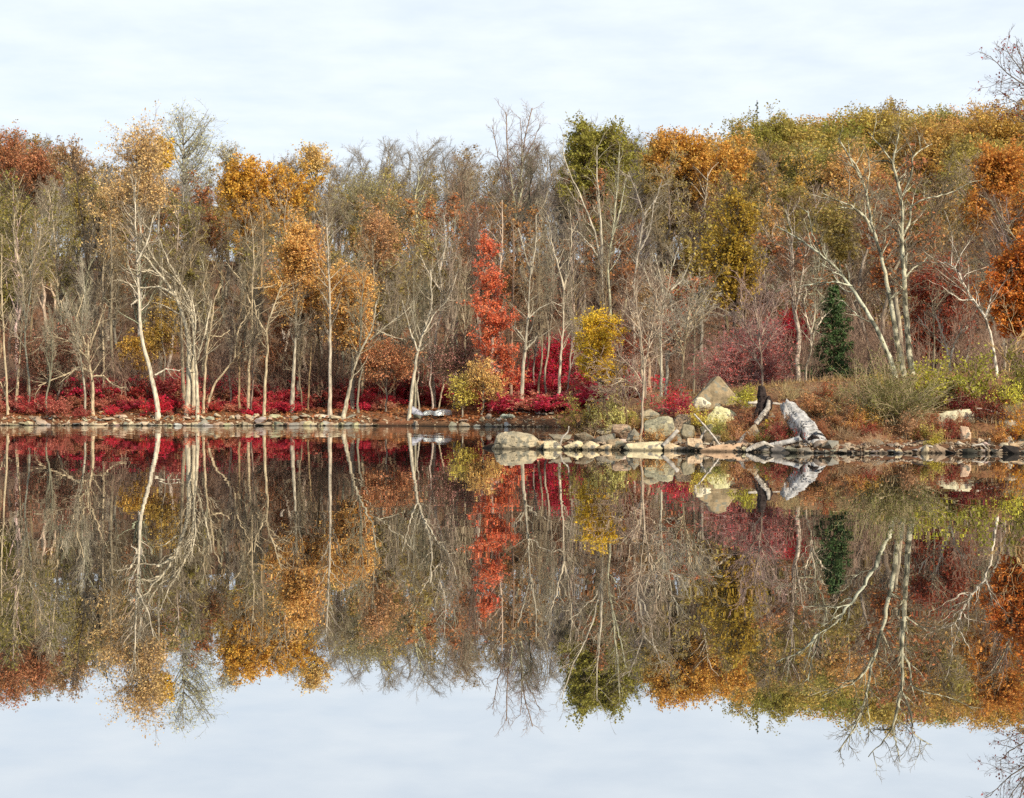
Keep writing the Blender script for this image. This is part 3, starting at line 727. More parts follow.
T_('crooked white sapling forking over the red bushes beside the conifer', (805, 386), [[(805, 386), (806, 368), (811, 352), (811, 334)], st([(811, 334), (806, 316), (804, 298)], 2.2, 1), st([(811, 334), (815, 315), (815, 296)], 2.2, 1), st([(811, 336), (818, 326), (826, 314)], 1.6, .8)], 3.4, D=66, bark=(.72, .64, .52), tw=.8)
T_('tree with flat tangled greenish limbs over the crooked sapling', (812, 384), [[(812, 384), (814, 340), (816, 295), (812, 284)], st([(814, 294), (800, 295), (790, 288), (780, 276)], 2, 1), st([(814, 284), (800, 281), (788, 286), (776, 292)], 2, 1), st([(816, 290), (826, 300), (832, 312)], 2, 1), st([(815, 290), (824, 270), (828, 250)], 2, 1)], 2.8, D=80, bark=(.42, .42, .3), twig=(.45, .42, .3), tw=1.3, up=-.01)
BW = (.5, .49, .38)
T_('leftmost leaning stem of the big mottled trio, bent far to the left', (895, 376), [[(895, 376), (890, 358), (878, 332), (866, 310), (852, 288), (838, 270), (820, 254), (798, 238), (776, 226)], st([(852, 286), (836, 282), (818, 283), (804, 286)], 2.6, 1), st([(872, 322), (860, 318), (842, 300)], 1.6, .8), st([(820, 254), (812, 232), (808, 210)], 1.6, .8)], 7, w1=1.4, D=60, bark=(.5, .52, .42), mat=M_BIRCH, limb=.11, tw=.55)
T_('middle white mottled trunk of the big leaning trio', (904, 377), [[(904, 377), (899, 350), (893, 318), (888, 288), (881, 255), (872, 225), (866, 190), (858, 168), (846, 152), (838, 138)], st([(872, 232), (866, 218), (856, 209), (838, 207)], 3.4, 1.2), st([(869, 222), (852, 206), (834, 199), (822, 193)], 3.0, 1), st([(889, 300), (897, 294), (902, 288)], 1.8, 1), st([(861, 178), (850, 160), (848, 140)], 1.8, .8), st([(866, 196), (870, 170), (868, 150)], 1.6, .8)], 7.5, w1=1.6, D=60.4, bark=BW, mat=M_BIRCH, limb=.11, tw=.55)
T_('rightmost white mottled trunk of the trio, forking high against the hill', (913, 378), [[(913, 378), (909, 350), (906, 315), (904, 280), (902, 245), (902, 215), (901, 196)], st([(901, 198), (897, 178), (892, 162), (882, 148), (868, 132)], 4.6, 1), st([(893, 163), (896, 146), (900, 126)], 2.8, 1), st([(901, 200), (907, 186), (912, 172), (912, 158), (920, 150), (932, 144)], 3.6, 1), st([(903, 236), (910, 222), (911, 206), (924, 199), (940, 196), (958, 190), (972, 180)], 3.0, .9), st([(911, 208), (906, 198)], 2, 1), st([(892, 162), (882, 160), (872, 162)], 2, .8)], 8, w1=3.4, D=60.8, bark=BW, mat=M_BIRCH, limb=.11, tw=.55)
T_('slim grey trunk in front of the dark red oak', (933, 376), [[(933, 376), (934, 350), (934, 325), (932, 300)]], 3, D=66, bark=GREY)
T_('white trunk dividing low into a wide fork beneath the dark red oak', (950, 374), [[(950, 374), (950, 360), (946, 346), (942, 332), (936, 316)], st([(950, 360), (954, 345), (958, 336), (966, 326)], 3, 1), st([(946, 348), (938, 340), (925, 326), (918, 316)], 1.8, .8)], 3.6, D=64, bark=(.66, .6, .5), tw=.9)
T_('slender white trunk bowing to the left under the orange oak', (999, 390), [[(999, 390), (996, 365), (992, 340), (986, 318), (974, 300), (964, 285), (958, 270), (944, 262)], st([(986, 318), (990, 300), (994, 285)], 1.8, .8), st([(974, 300), (960, 300), (948, 290)], 1.6, .8)], 4.2, D=58, bark=(.68, .63, .55), mat=M_BIRCH, tw=.8)
T_('straight thin white stem beside the bowing trunk', (1005, 378), [[(1005, 378), (1006, 345), (1008, 310), (1009, 270), (1012, 240)]], 3.2, D=62, bark=(.7, .6, .5), tw=.6)
T_('short yellowish sapling with two curved tips at the right end', (1006, 392), [[(1006, 392), (1009, 370), (1012, 350), (1018, 338), (1024, 334)], st([(1010, 365), (1000, 352), (994, 345)], 1.3, .8), st([(1012, 352), (1022, 345), (1032, 348)], 1.3, .8)], 2, D=55, bark=(.6, .42, .2), twig=(.5, .36, .2), tw=1, name='sapling')

T_('left one of the two tall bare trees standing above the skyline', (508, 300), [[(508, 330), (508, 240), (508, 180), (507, 140), (506, 112)], st([(508, 190), (498, 155), (492, 125)], 2, .7)], 4, D=196, bark=(.34, .26, .22), twig=(.4, .32, .28), tw=1.5, t0=.3)
T_('right one of the two tall bare trees standing above the skyline', (522, 300), [[(521, 330), (520, 240), (521, 180), (524, 140), (532, 108)], st([(521, 180), (522, 145), (520, 118)], 2, .7), st([(522, 165), (534, 140), (540, 125)], 1.8, .7)], 4, D=190, bark=(.34, .26, .22), twig=(.4, .32, .28), tw=1.5, t0=.3)
T_('tall bare tree reaching up at the top corner of the woods', (1050, 300), [[(1052, 340), (1046, 240), (1042, 160), (1036, 100), (1032, 60)], st([(1040, 108), (1026, 86), (1008, 74), (990, 56)], 2.8, .8), st([(1040, 96), (1022, 72), (1012, 58), (1004, 45)], 2.6, .8), st([(1036, 84), (1022, 60), (1016, 44)], 2.2, .8), st([(1042, 120), (1024, 106), (1008, 98), (998, 90)], 2, .7), st([(1042, 130), (1020, 116), (1004, 108)], 2, .7)], 6, D=120, bark=(.25, .22, .2), twig=(.25, .22, .2), tw=1.2, leaf=(DKRED, .12))

# ------------------------------------------------------------------ leafy trees with traced crowns
_c = [0]
def C_(label, base, crowns, leafc, **kw):
    _c[0] += 1
    return crowned(label, base, crowns, leafc, seed=_c[0], **kw)

# skyline and hillside
C_('rust red crown at the far left end of the skyline', (20, 330), [(14, 158, 30, 22, 34), (52, 168, 18, 18, 16), (-30, 165, 30, 25, 20)], (.58, .26, .12), D=195, lsize=.34, leaves=4)
C_('brownish orange crown next to the rust red one on the skyline', (75, 330), [(72, 158, 14, 16, 14), (85, 175, 12, 14, 8)], (0.55, 0.36, 0.180), D=190, lsize=.32, leaves=3)
C_('tall airy tree with pale apricot leaves and yellow lower sprays', (138, 402), [(140, 148, 26, 26, 26), (122, 185, 26, 14, 18), (152, 190, 22, 14, 16), (100, 203, 14, 10, 7), (104, 238, 14, 9, 7)], (.86, .6, .26), D=133, lsize=.25, leaves=3, thin=.8, clump=1.3, twig=(.4, .3, .2), bark=(.56, .5, .42))
C_('small bright golden crown tucked beside the pale apricot one', (160, 340), [(160, 152, 9, 14, 12)], (0.86, 0.56, 0.044), D=150, lsize=.28, leaves=7)
C_('tall pale tree with thin greenish yellow leaves against the sky', (188, 330), [(178, 130, 13, 22, 16), (203, 135, 13, 26, 20), (190, 175, 24, 16, 12)], (0.73, 0.70, 0.400), D=172, lsize=.26, leaves=2, thin=.7, clump=1.4, twig=(.3, .27, .2), w=5, subs=4, tw=4)
C_('faint pale yellow treetop between the tall pale tree and the golden oak', (226, 330), [(226, 158, 13, 12, 12)], (0.68, 0.62, 0.400), D=185, lsize=.26, leaves=2)
C_('wide golden orange oak crown on the left half of the hill', (250, 340), [(243, 182, 22, 20, 30), (275, 182, 20, 14, 20), (305, 182, 20, 10, 16), (258, 212, 22, 18, 24), (246, 240, 7, 18, 8)], (0.79, 0.46, 0.078), D=160, lsize=.32, leaves=6, thin=1.0, grow=1.18)
C_('light gold treetop poking out above the wide golden oak', (316, 330), [(314, 156, 17, 11, 16)], (0.86, 0.60, 0.214), D=185, lsize=.3, leaves=4)
C_('pale treetop with thin leaves at the start of the grey skyline', (345, 300), [(288, 168, 14, 8, 8)], (0.55, 0.46, 0.350), D=195, lsize=.28, leaves=2)
C_('upper left one of the two orange trees by the shore', (297, 400), [(298, 242, 20, 18, 20), (300, 275, 26, 22, 26), (288, 300, 14, 10, 7), (318, 290, 12, 14, 8)], (.9, .54, .17), D=124, lsize=.22, leaves=6, thin=1.0, grow=1.22, bark=GREY)
C_('lower right one of the two orange trees by the shore', (352, 402), [(350, 282, 18, 15, 16), (350, 305, 25, 20, 26), (358, 335, 16, 17, 13)], (.9, .54, .17), D=121, lsize=.22, leaves=6, thin=1.0, grow=1.22, bark=GREY)
C_('thinner orange tree behind the pair of orange shore trees', (385, 398), [(385, 250, 24, 26, 20), (372, 222, 12, 12, 6)], (0.66, 0.37, 0.163), D=136, lsize=.22, leaves=3)
C_('rounded olive gold crown with visible grey twigs left of centre', (375, 340), [(362, 195, 34, 20, 34), (415, 205, 28, 18, 22)], (0.46, 0.40, 0.163), D=172, lsize=.26, leaves=2, twig=TW_GREY)
C_('tall narrow scarlet maple at the middle of the shore', (490, 405), [(487, 250, 12, 15, 7), (492, 276, 17, 14, 8), (486, 300, 17, 12, 8), (500, 318, 20, 14, 9), (492, 342, 20, 12, 9), (508, 355, 15, 13, 7), (490, 374, 15, 11, 6), (510, 380, 14, 12, 6)], (.92, .27, .12), D=116, lsize=.2, leaves=5, bark=(.45, .34, .26), twig=(.42, .26, .2), thin=.75, clump=.75, grow=1.08)
C_('small yellow orange tree at the foot of the scarlet maple', (482, 416), [(482, 372, 15, 14, 14), (492, 388, 14, 10, 9)], (.92, .6, .2), lsize=.17, leaves=4, thin=.7, clump=1.2, w=2.5)
C_('little yellow green tree above the pale boats', (462, 418), [(462, 388, 14, 9, 11), (466, 398, 9, 8, 5)], (.8, .66, .14), lsize=.17, leaves=4, thin=.7, clump=1.2, w=2)
C_('tall yellow green tree standing above the skyline right of centre', (603, 330), [(585, 142, 20, 18, 24), (618, 145, 22, 20, 26), (583, 180, 16, 16, 14), (610, 185, 20, 22, 18), (596, 232, 20, 14, 8)], (.4, .36, .07), D=166, lsize=.33, leaves=6, bark=DARK, w=7)
C_('broad orange crown with a rounded top right of the yellow green tree', (690, 330), [(672, 152, 24, 18, 28), (708, 158, 26, 20, 32), (738, 158, 18, 18, 20), (722, 190, 22, 14, 14)], (.74, .42, .09), D=172, lsize=.33, leaves=7, twig=BROWN)
C_('olive gold oak hanging below the broad orange crown', (730, 385), [(735, 215, 22, 18, 16), (725, 250, 22, 20, 22), (742, 262, 22, 18, 20), (728, 290, 20, 13, 12)], (.52, .35, .05), D=104, lsize=.25, leaves=4, thin=.7, clump=.85, grow=1.2, bark=DARK, w=5, twig=DARK)
C_('golden green crown on the hilltop beneath the lone conifer', (760, 300), [(745, 140, 22, 20, 24), (782, 138, 22, 20, 24)], (.46, .38, .09), D=205, lsize=.36, leaves=6)
C_('broad yellow gold crown on the right hilltop', (840, 300), [(828, 140, 26, 18, 28), (862, 138, 24, 20, 26)], (.58, .43, .11), D=205, lsize=.36, leaves=6)
C_('brown tinged hilltop crown between gold crowns', (895, 300), [(895, 130, 24, 20, 28)], (.46, .33, .14), D=210, lsize=.36, leaves=5)
C_('mossy green hilltop crown right of the brown one', (938, 300), [(938, 132, 24, 20, 28)], (.42, .36, .09), D=208, lsize=.36, leaves=6)
C_('bright gold orange hilltop crown near the right edge', (980, 300), [(978, 134, 26, 20, 30), (1010, 128, 20, 20, 20)], (.66, .42, .1), D=195, lsize=.36, leaves=6)
C_('copper orange oak filling the upper right edge of the woods', (1010, 380), [(1000, 170, 24, 26, 30), (985, 205, 20, 18, 18), (1020, 215, 20, 24, 20)], (.7, .33, .07), D=100, lsize=.22, leaves=6, bark=DARK)
C_('vivid burnt orange oak leaning in from the right edge', (1045, 380), [(1012, 262, 24, 16, 20), (1000, 290, 24, 14, 18), (1020, 315, 20, 16, 14), (1045, 250, 30, 50, 40)], (.76, .27, .05), D=60, lsize=.15, leaves=6, bark=DARK, w=10)
C_('dark red oak beneath the hillside right of the big white trunks', (935, 372), [(935, 285, 28, 18, 18), (940, 320, 34, 20, 26), (925, 345, 20, 14, 10)], (.36, .08, .035), D=76, lsize=.17, leaves=4, bark=DARK, twig=(.2, .12, .1), w=3.5)
C_('pinkish red spreading bush tree beside the pyramid rock', (748, 392), [(730, 348, 28, 14, 14), (765, 345, 28, 18, 16), (718, 368, 22, 10, 9), (748, 375, 30, 10, 12), (778, 372, 22, 14, 11)], (.6, .17, .14), D=72, lsize=.12, leaves=3, thin=.6, twig=(.42, .25, .22), w=3, clump=1.1)
C_('deep crimson bush behind the pinkish one', (790, 385), [(788, 332, 24, 20, 20)], (0.50, 0.01, 0.030), D=84, lsize=.15, leaves=6, w=2.5)
C_('small round yellow tree with tiered leaves above the bank', (600, 402), [(602, 326, 22, 10, 16), (596, 345, 20, 9, 12), (588, 360, 14, 6, 7), (608, 372, 20, 8, 11)], (.9, .62, .06), D=102, lsize=.17, leaves=6, bark=DARK, w=3, depth=1, clump=.9)
C_('bright crimson maple bush glowing in the shade right of the scarlet maple', (552, 402), [(548, 360, 22, 16, 20), (538, 380, 22, 10, 12), (560, 350, 14, 14, 8)], (.66, .03, .07), D=124, lsize=.18, leaves=6, w=2.5)
C_('low coral leaved tree spreading over the bank left of the boats', (385, 412), [(382, 352, 22, 11, 14), (402, 358, 22, 9, 12), (366, 362, 14, 9, 8)], (.8, .38, .18), lsize=.18, leaves=3, w=2)
C_('dull pink thin leaved tree behind the upturned boats', (455, 412), [(450, 360, 24, 26, 26), (468, 350, 14, 20, 12)], (.62, .3, .24), D=119, lsize=.16, leaves=2, thin=.8, w=2.4)
C_('wide rust leaved tree layered behind the dead spreading tree', (52, 405), [(45, 352, 28, 16, 18), (68, 345, 20, 20, 12), (20, 342, 20, 14, 10)], (0.55, 0.26, 0.163), D=124, lsize=.18, leaves=3, w=2.4)
C_('small dark gold tree left of the kinked white trunk', (130, 405), [(132, 352, 12, 15, 12)], (0.73, 0.46, 0.095), D=128, lsize=.2, leaves=6, w=2)
C_('small dark gold tree right of the kinked white trunk', (165, 400), [(163, 325, 14, 22, 14), (152, 335, 8, 10, 5)], (0.62, 0.41, 0.095), D=130, lsize=.2, leaves=5, w=2.4)
C_('orange brown young tree under the shaggy topped trunk', (272, 400), [(275, 355, 22, 16, 14), (285, 320, 16, 12, 8)], (0.57, 0.26, 0.112), D=127, lsize=.2, leaves=4, w=2)
C_('narrow orange sapling with green tip near the whitish tree', (645, 395), [(645, 300, 7, 26, 9)], (0.55, 0.34, 0.146), D=98, lsize=.14, leaves=4, w=2)
C_('dusky russet tree in the shade behind the slim upright tree', (547, 400), [(545, 298, 22, 18, 16)], (0.44, 0.21, 0.117), D=132, lsize=.2, leaves=3, w=3)
C_('reddish young tree behind the rounded fan of pale twigs', (628, 398), [(626, 350, 16, 20, 14)], (0.55, 0.20, 0.117), D=108, lsize=.16, leaves=4, w=2)

# conifers
def conifer(label, px, y_top, y_base, D, wpx, color, seed):
    r = np.random.default_rng(seed)
    x = (px - CX) / F * D; z0 = h1(x, D); H = EYE - (y_top - HY) / F * D - z0; W = wpx / F * D
    root = empty('conifer_tree', (x, D, z0)); tag(root, label, 'conifer')
    g = Geo(); tr = np.array([[0, 0, -.2], [0.02, 0, H * .5], [0, 0, H]])[None]; g.tubes(tr, np.array([[.11, .06, .012]]) * H / 7, 7)
    m = 74
    t = np.linspace(.08, .98, m); az = np.arange(m) * 2.4 + r.normal(size=m) * .2
    ln = W * (1 - t) ** .75 * r.uniform(.35, 1.25, m) + .1
    s = np.linspace(0, 1, 6)
    P = np.stack([np.cos(az)[:, None] * ln[:, None] * s, np.sin(az)[:, None] * ln[:, None] * s, (t * H)[:, None] + ln[:, None] * (-.25 * s + .22 * s ** 2)], -1)
    b = Geo(); b.tubes(P, np.linspace(.02, .006, 6)[None] * np.ones((m, 1)), 3)
    S, SR = children(P, np.full((m, 6), .01), 9, r, .15, 1, .8, .3, 3, -.02, .08, .7, .5, .4, rmin=.005); b.tubes(S, SR, 3)
    lf = Geo(); lf.leaves(on_line(np.concatenate([S]), 12, r, 0, .05), .14, r, flat=.3, aspect=.35); lf.leaves(on_line(P, 30, r, .1, .05), .14, r, aspect=.35)
    obj('trunk', g.mesh('trunk', M_BARK, True), root, BROWN); obj('branches', b.mesh('branches', M_TWIG), root, (.12, .08, .05)); obj('needles', lf.mesh('needles', M_NEEDLE), root, color)
conifer('dark green young conifer among the red and bare trees', 834, 286, 380, 68, 32, (.075, .13, .04), 1)
conifer('lone conifer tip standing above the right hilltop', 757, 100, 200, 214, 8, (.16, .24, .2), 2)

# ------------------------------------------------------------------ shrubs
def shrub_proto(seed, H=2.0, W=1.5, leaf=8, lsize=.16, stems=16):
    r = np.random.default_rng(seed)
    az = r.random(stems) * 6.28; tilt = r.random(stems) ** .7 * 1.05
    D = np.stack([np.cos(az) * np.sin(tilt), np.sin(az) * np.sin(tilt), np.cos(tilt)], 1)
    ln = (H * np.cos(tilt) + W * np.sin(tilt)) * r.uniform(.6, 1.05, stems)
    cur = r.normal(size=(stems, 3)) * [.15, .15, 0]; P = np.zeros((stems, 5, 3))
    for i in range(5):
        P[:, i] = cur; cur = cur + D * (ln / 4)[:, None]; D = norm(D + .15 * r.normal(size=D.shape))
    R = np.linspace(.022, .008, 5)[None] * np.ones((stems, 1))
    b = Geo(); b.tubes(P, R, 3)
    S, SR = children(P, R, 6, r, .25, 1, .7, .4, 4, .03, .2, .6, .5, .2, rmin=.006); b.tubes(S, SR, 3)
    T, TR = children(S, SR, 4, r, .2, 1, .7, .5, 2, .03, .2, .7, .5, .2, rmin=.005); b.tubes(T, TR, 3)
    me_b = b.mesh('stems', M_TWIG)
    me_l = None
    if leaf:
        lf = Geo(); lf.leaves(on_line(T, leaf, r, 0, .07), lsize, r, flat=.5); me_l = lf.mesh('foliage', M_LEAF)
    return me_b, me_l
RS = [shrub_proto(600 + i) for i in range(5)]
SS = [shrub_proto(620 + i, leaf=5, lsize=.09, stems=12, H=1., W=.8) for i in range(4)]
BS = [shrub_proto(640 + i, leaf=0, stems=30, H=1.3, W=1.5) for i in range(3)]

def shrub(proto, x, y, s, color, stem, label, cat='shrub', group=None, name='shrub', sz=None):
    e = empty(name, (x, y, h1(x, y) - .05), rng.uniform(0, 6.28), (s, s, sz or s)); tag(e, label, cat, group)
    obj('stems', proto[0], e, stem)
    if proto[1] is not None: obj('foliage', proto[1], e, color)
    return e
# red undergrowth of the far bank
rng = np.random.default_rng(31)
for px in np.arange(-36, 640, 5.2):
    for row in range(4):
        if rng.random() < (.66, .38, .15, .15)[row]: continue
        pxx = px + rng.uniform(-5, 5)
        D = (118.2, 121.5, 125.5, 129.5)[row] + rng.uniform(-1.2, 2.2)
        if 240 < pxx < 400 and row == 0: D += 2
        if pxx > 420: D = rng.uniform(112, 127)
        x = (pxx - CX) / F * D
        if (395 < pxx < 480 and row < 2) or (402 < pxx < 486 and D < 121): continue
        z = h1(x, D)
        if z < .5: continue
        c = [(.72, .05, .08), (.74, .06, .11), (.64, .1, .09), (.7, .26, .17), (.54, .07, .06), (.7, .36, .22), (.48, .24, .13), (.68, .16, .14)][int(rng.integers(8))]
        if pxx < 70 and rng.random() < .5: c = (.62, .22, .15)
        where = ('at the left end of the bank' if pxx < 130 else 'between the white trunks' if pxx < 280 else 'under the orange trees' if pxx < 400 else 'behind the boats' if pxx < 470 else 'round the scarlet maple')
        cn = 'coral red' if c[1] > .1 else 'crimson'
        s_ = rng.choice([.3, .45, .6, .8]) if row < 2 else rng.choice([.5, .8, 1.1, 1.4])
        shrub(RS[int(rng.integers(5))], x, D, s_, jitter(c, rng, .12), (.3, .14, .1), f'low {cn} bush {where}', 'bush', f'{cn} bushes {where}', 'red_bush', sz=s_ * rng.uniform(.45, .85))

# shrubs of the point, one by one
def sh(px, py, s, proto, c, label, stem=(.3, .22, .14), **kw):
    D = hitD(px, py); x = (px - CX) / F * D
    s *= .8
    if kw.get('sz'): kw['sz'] *= .8
    return shrub(proto, x, D, s, c, stem, label, **kw)
LB = (.5, .36, .07)
sh(545, 440, .75, SS[0], (.74, .46, .06), 'small golden bush right behind the big rounded tip boulder')
sh(556, 436, .95, SS[1], (.5, .2, .09), 'russet bush behind the small golden bush on the tip')
sh(580, 432, 1.2, SS[2], (.5, .38, .09), 'yellow green bush on the low end of the point', sz=1.5)
sh(568, 430, 1.0, SS[3], (.45, .24, .1), 'brownish bush between the golden and the yellow green ones')
sh(612, 433, 1.2, SS[0], (.66, .6, .2), 'pale lime bush left of the whitish tree', sz=1.7)
sh(604, 428, 1.0, SS[3], (.55, .3, .12), 'tawny bush left of the pale lime bush')
sh(686, 420, 1.15, SS[1], (.55, .06, .09), 'raspberry red bush above the lichened boulder', sz=1.1)
sh(668, 414, 1.2, SS[2], (.62, .05, .06), 'scarlet bush left of the raspberry red one')
sh(700, 430, .9, SS[3], (.8, .66, .12), 'lemon yellow bush in front of the long pale slab')
sh(716, 432, .7, SS[0], (.74, .66, .2), 'pale yellow low bush growing over the slab front')
sh(750, 408, 1.0, SS[1], (.6, .55, .08), 'bright green yellow bush right of the pyramid rock')
sh(742, 402, .6, SS[2], (.3, .28, .06), 'dark olive bush touching the pyramid rock')
sh(772, 432, .5, SS[3], (.8, .6, .06), 'tiny lemon plant between the snag and the white log')
sh(781, 436, .45, SS[0], (.7, .02, .05), 'tiny scarlet plant in the hollow under the white log')
sh(806, 415, 1.0, SS[1], (.74, .38, .16), 'peach coloured bush just behind the white log')
sh(822, 420, .9, SS[2], (.6, .36, .13), 'tawny bush behind and right of the white log')
sh(845, 430, .9, SS[3], (.5, .24, .1), 'reddish brown bush at the middle of the bank')
sh(864, 428, .8, SS[0], (.68, .42, .1), 'small ochre bush with upright leaves below the brushy shrub')
sh(876, 398, 1.1, SS[1], (.6, .44, .1), 'straw yellow bush at the foot of the mottled trunks')
sh(948, 406, 1.6, SS[2], (.55, .5, .06), 'lime bush right of the brushy shrub', sz=1.9)
sh(972, 406, 1.6, SS[3], (.42, .4, .06), 'olive green bush next to the lime bush', sz=1.9)
sh(962, 415, 1.0, SS[0], (.24, .02, .025), 'dark maroon bush above the cream slab')
sh(988, 422, 1.0, SS[1], (.24, .05, .03), 'dark maroon low bush right of the cream slab')
sh(1003, 412, .85, SS[2], (.76, .72, .1), 'glowing yellow green plant near the right end', sz=1.3)
sh(1022, 405, 1.5, SS[3], (.26, .24, .05), 'tall dark olive bush at the right end', sz=2)
sh(1018, 442, .9, SS[0], (.7, .34, .04), 'orange yellow bush at the right end of the waterline', sz=1.2)
sh(936, 446, .45, SS[1], (.66, .55, .08), 'little yellow plant on the shore right of the brush')
sh(905, 438, 1.0, SS[2], (.5, .28, .14), 'brown bush on the slope below the brushy shrub')
sh(930, 436, .8, SS[3], (.52, .22, .1), 'rust bush beside the brown bush on the slope')
sh(734, 440, .75, SS[3], (.55, .28, .1), 'tawny bush on the dark rocks left of the snag')
sh(752, 444, .6, SS[0], (.5, .24, .09), 'low russet bush in front of the snag')
sh(1000, 440, .6, SS[1], (.4, .08, .04), 'small maroon bush by the grey stones at the right')
for i in range(62):
    px = rng.uniform(600, 1040); py = rng.uniform(402 if px > 690 else 424, 446)
    D = hitD(px, py, 49.8, 80)
    if D > 78 or 690 < px < 742 and py < 424: continue
    x = (px - CX) / F * D
    kk = int(rng.integers(6)); c = [(.6, .3, .1), (.34, .06, .04), (.66, .44, .12), (.5, .45, .1), (.5, .18, .08), (.7, .42, .2)][kk]
    nm = ['orange', 'maroon', 'ochre', 'yellow green', 'russet', 'peach'][kk]
    ar = 'left of the snag' if px < 755 else 'between the white log and the cream slab' if px < 935 else 'round the cream slab'
    s_ = rng.choice([.28, .38, .5, .62])
    shrub(SS[int(rng.integers(4))], x, D, s_, jitter(c, rng, .12), (.3, .2, .12), f'small {nm} weed on the rocky bank {ar}', 'plant', f'{nm} weeds {ar}', 'small_plant')
# great brushy shrub
g_b = shrub_proto(700, leaf=0, stems=110, H=2.0, W=2.3)
lfG = Geo(); rr_ = np.random.default_rng(70)
D = hitD(897, 432); x = (897 - CX) / F * D
e = empty('brushy_shrub', (x, D + .8, h1(x, D + .8) - .1)); tag(e, 'large fountain shaped olive brown brushy shrub under the mottled trunks', 'shrub')
stems_ = 170; az = rr_.random(stems_) * 6.28; tilt = rr_.random(stems_) ** .6 * .95
Dv = np.stack([np.cos(az) * np.sin(tilt), np.sin(az) * np.sin(tilt), np.cos(tilt)], 1); cur = rr_.normal(size=(stems_, 3)) * [.5, .3, 0]
Pp = np.zeros((stems_, 8, 3)); ln = rr_.uniform(1.6, 3.0, stems_)
for k in range(8):
    Pp[:, k] = cur; cur = cur + Dv * (ln / 7)[:, None]; Dv = Dv + .08 * rr_.normal(size=Dv.shape); Dv[:, 2] -= .085; Dv = norm(Dv)
bg = Geo(); bg.tubes(Pp, np.linspace(.018, .006, 8)[None] * np.ones((stems_, 1)), 3)
Sg, SRg = children(Pp, np.full((stems_, 8), .01), 9, rr_, .15, 1, .5, .25, 4, -.06, .12, .6, .5, .2, rmin=.006); bg.tubes(Sg, SRg, 3)
obj('stems', bg.mesh('stems', M_TWIG), e, (.44, .35, .2))
lfG.leaves(on_line(Sg, 8, rr_, .1, .05), .06, rr_); obj('foliage', lfG.mesh('foliage', M_LEAF), e, (.22, .22, .055))
for (px, py, s, lb) in [(860, 408, 1.0, 'tangled grey brown brush left of the brushy shrub'), (838, 402, .9, 'pale tan brush below the dark conifer'), (820, 398, .8, 'dry tan brush behind the white log'), (845, 440, .7, 'heap of bare reddish twigs on the shore right of the log'), (875, 446, .6, 'matted bare twigs at the waterline'), (790, 400, .9, 'dry ochre brush between the snag and the crooked sapling'), (1012, 420, .8, 'bare brown brush at the right end of the bank'), (598, 436, .8, 'bare orange brown brush on the low point'), (915, 400, .8, 'brown tipped brush right behind the brushy shrub'), (724, 402, .7, 'russet brush in front of the pyramid rock'), (655, 405, .9, 'bare brush behind the whitish tree')]:
    sh(px, py, s * .62, BS[int(rng.integers(3))], None, lb, stem=jitter((.44, .31, .18), rng), name='bare_shrub')

# dry grass and weeds on the point: stuff
n = 9500
yy = 46.8 + 24 * rng.random(n) ** 1.6; xx = rng.uniform(0.0, .6, n) * yy; zz = height(xx, yy)
k = (zz > .35) & (wob(xx * 3, yy * 3, .7) > -.35); xx, yy, zz = xx[k], yy[k], zz[k]
m = len(xx)
base = np.stack([xx, yy, zz - .03], 1); hgt = rng.uniform(.12, .42, (m, 1)); lean = rng.normal(size=(m, 3)) * [.4, .4, 0] * hgt
tip = base + lean + np.concatenate([np.zeros((m, 2)), hgt], 1); mid = (base + tip) / 2 + np.array([0, 0, .04])
gg = Geo(); gg.tubes(np.stack([base, mid, tip], 1), np.array([[.012, .009, .003]]) * np.ones((m, 1)), 3)
go = obj('dry_grass', gg.mesh('dry_grass', M_LEAF), None, (.52, .36, .16)); tag(go, 'dry tawny grass and weeds growing over the rocky point', 'grass', kind='stuff')

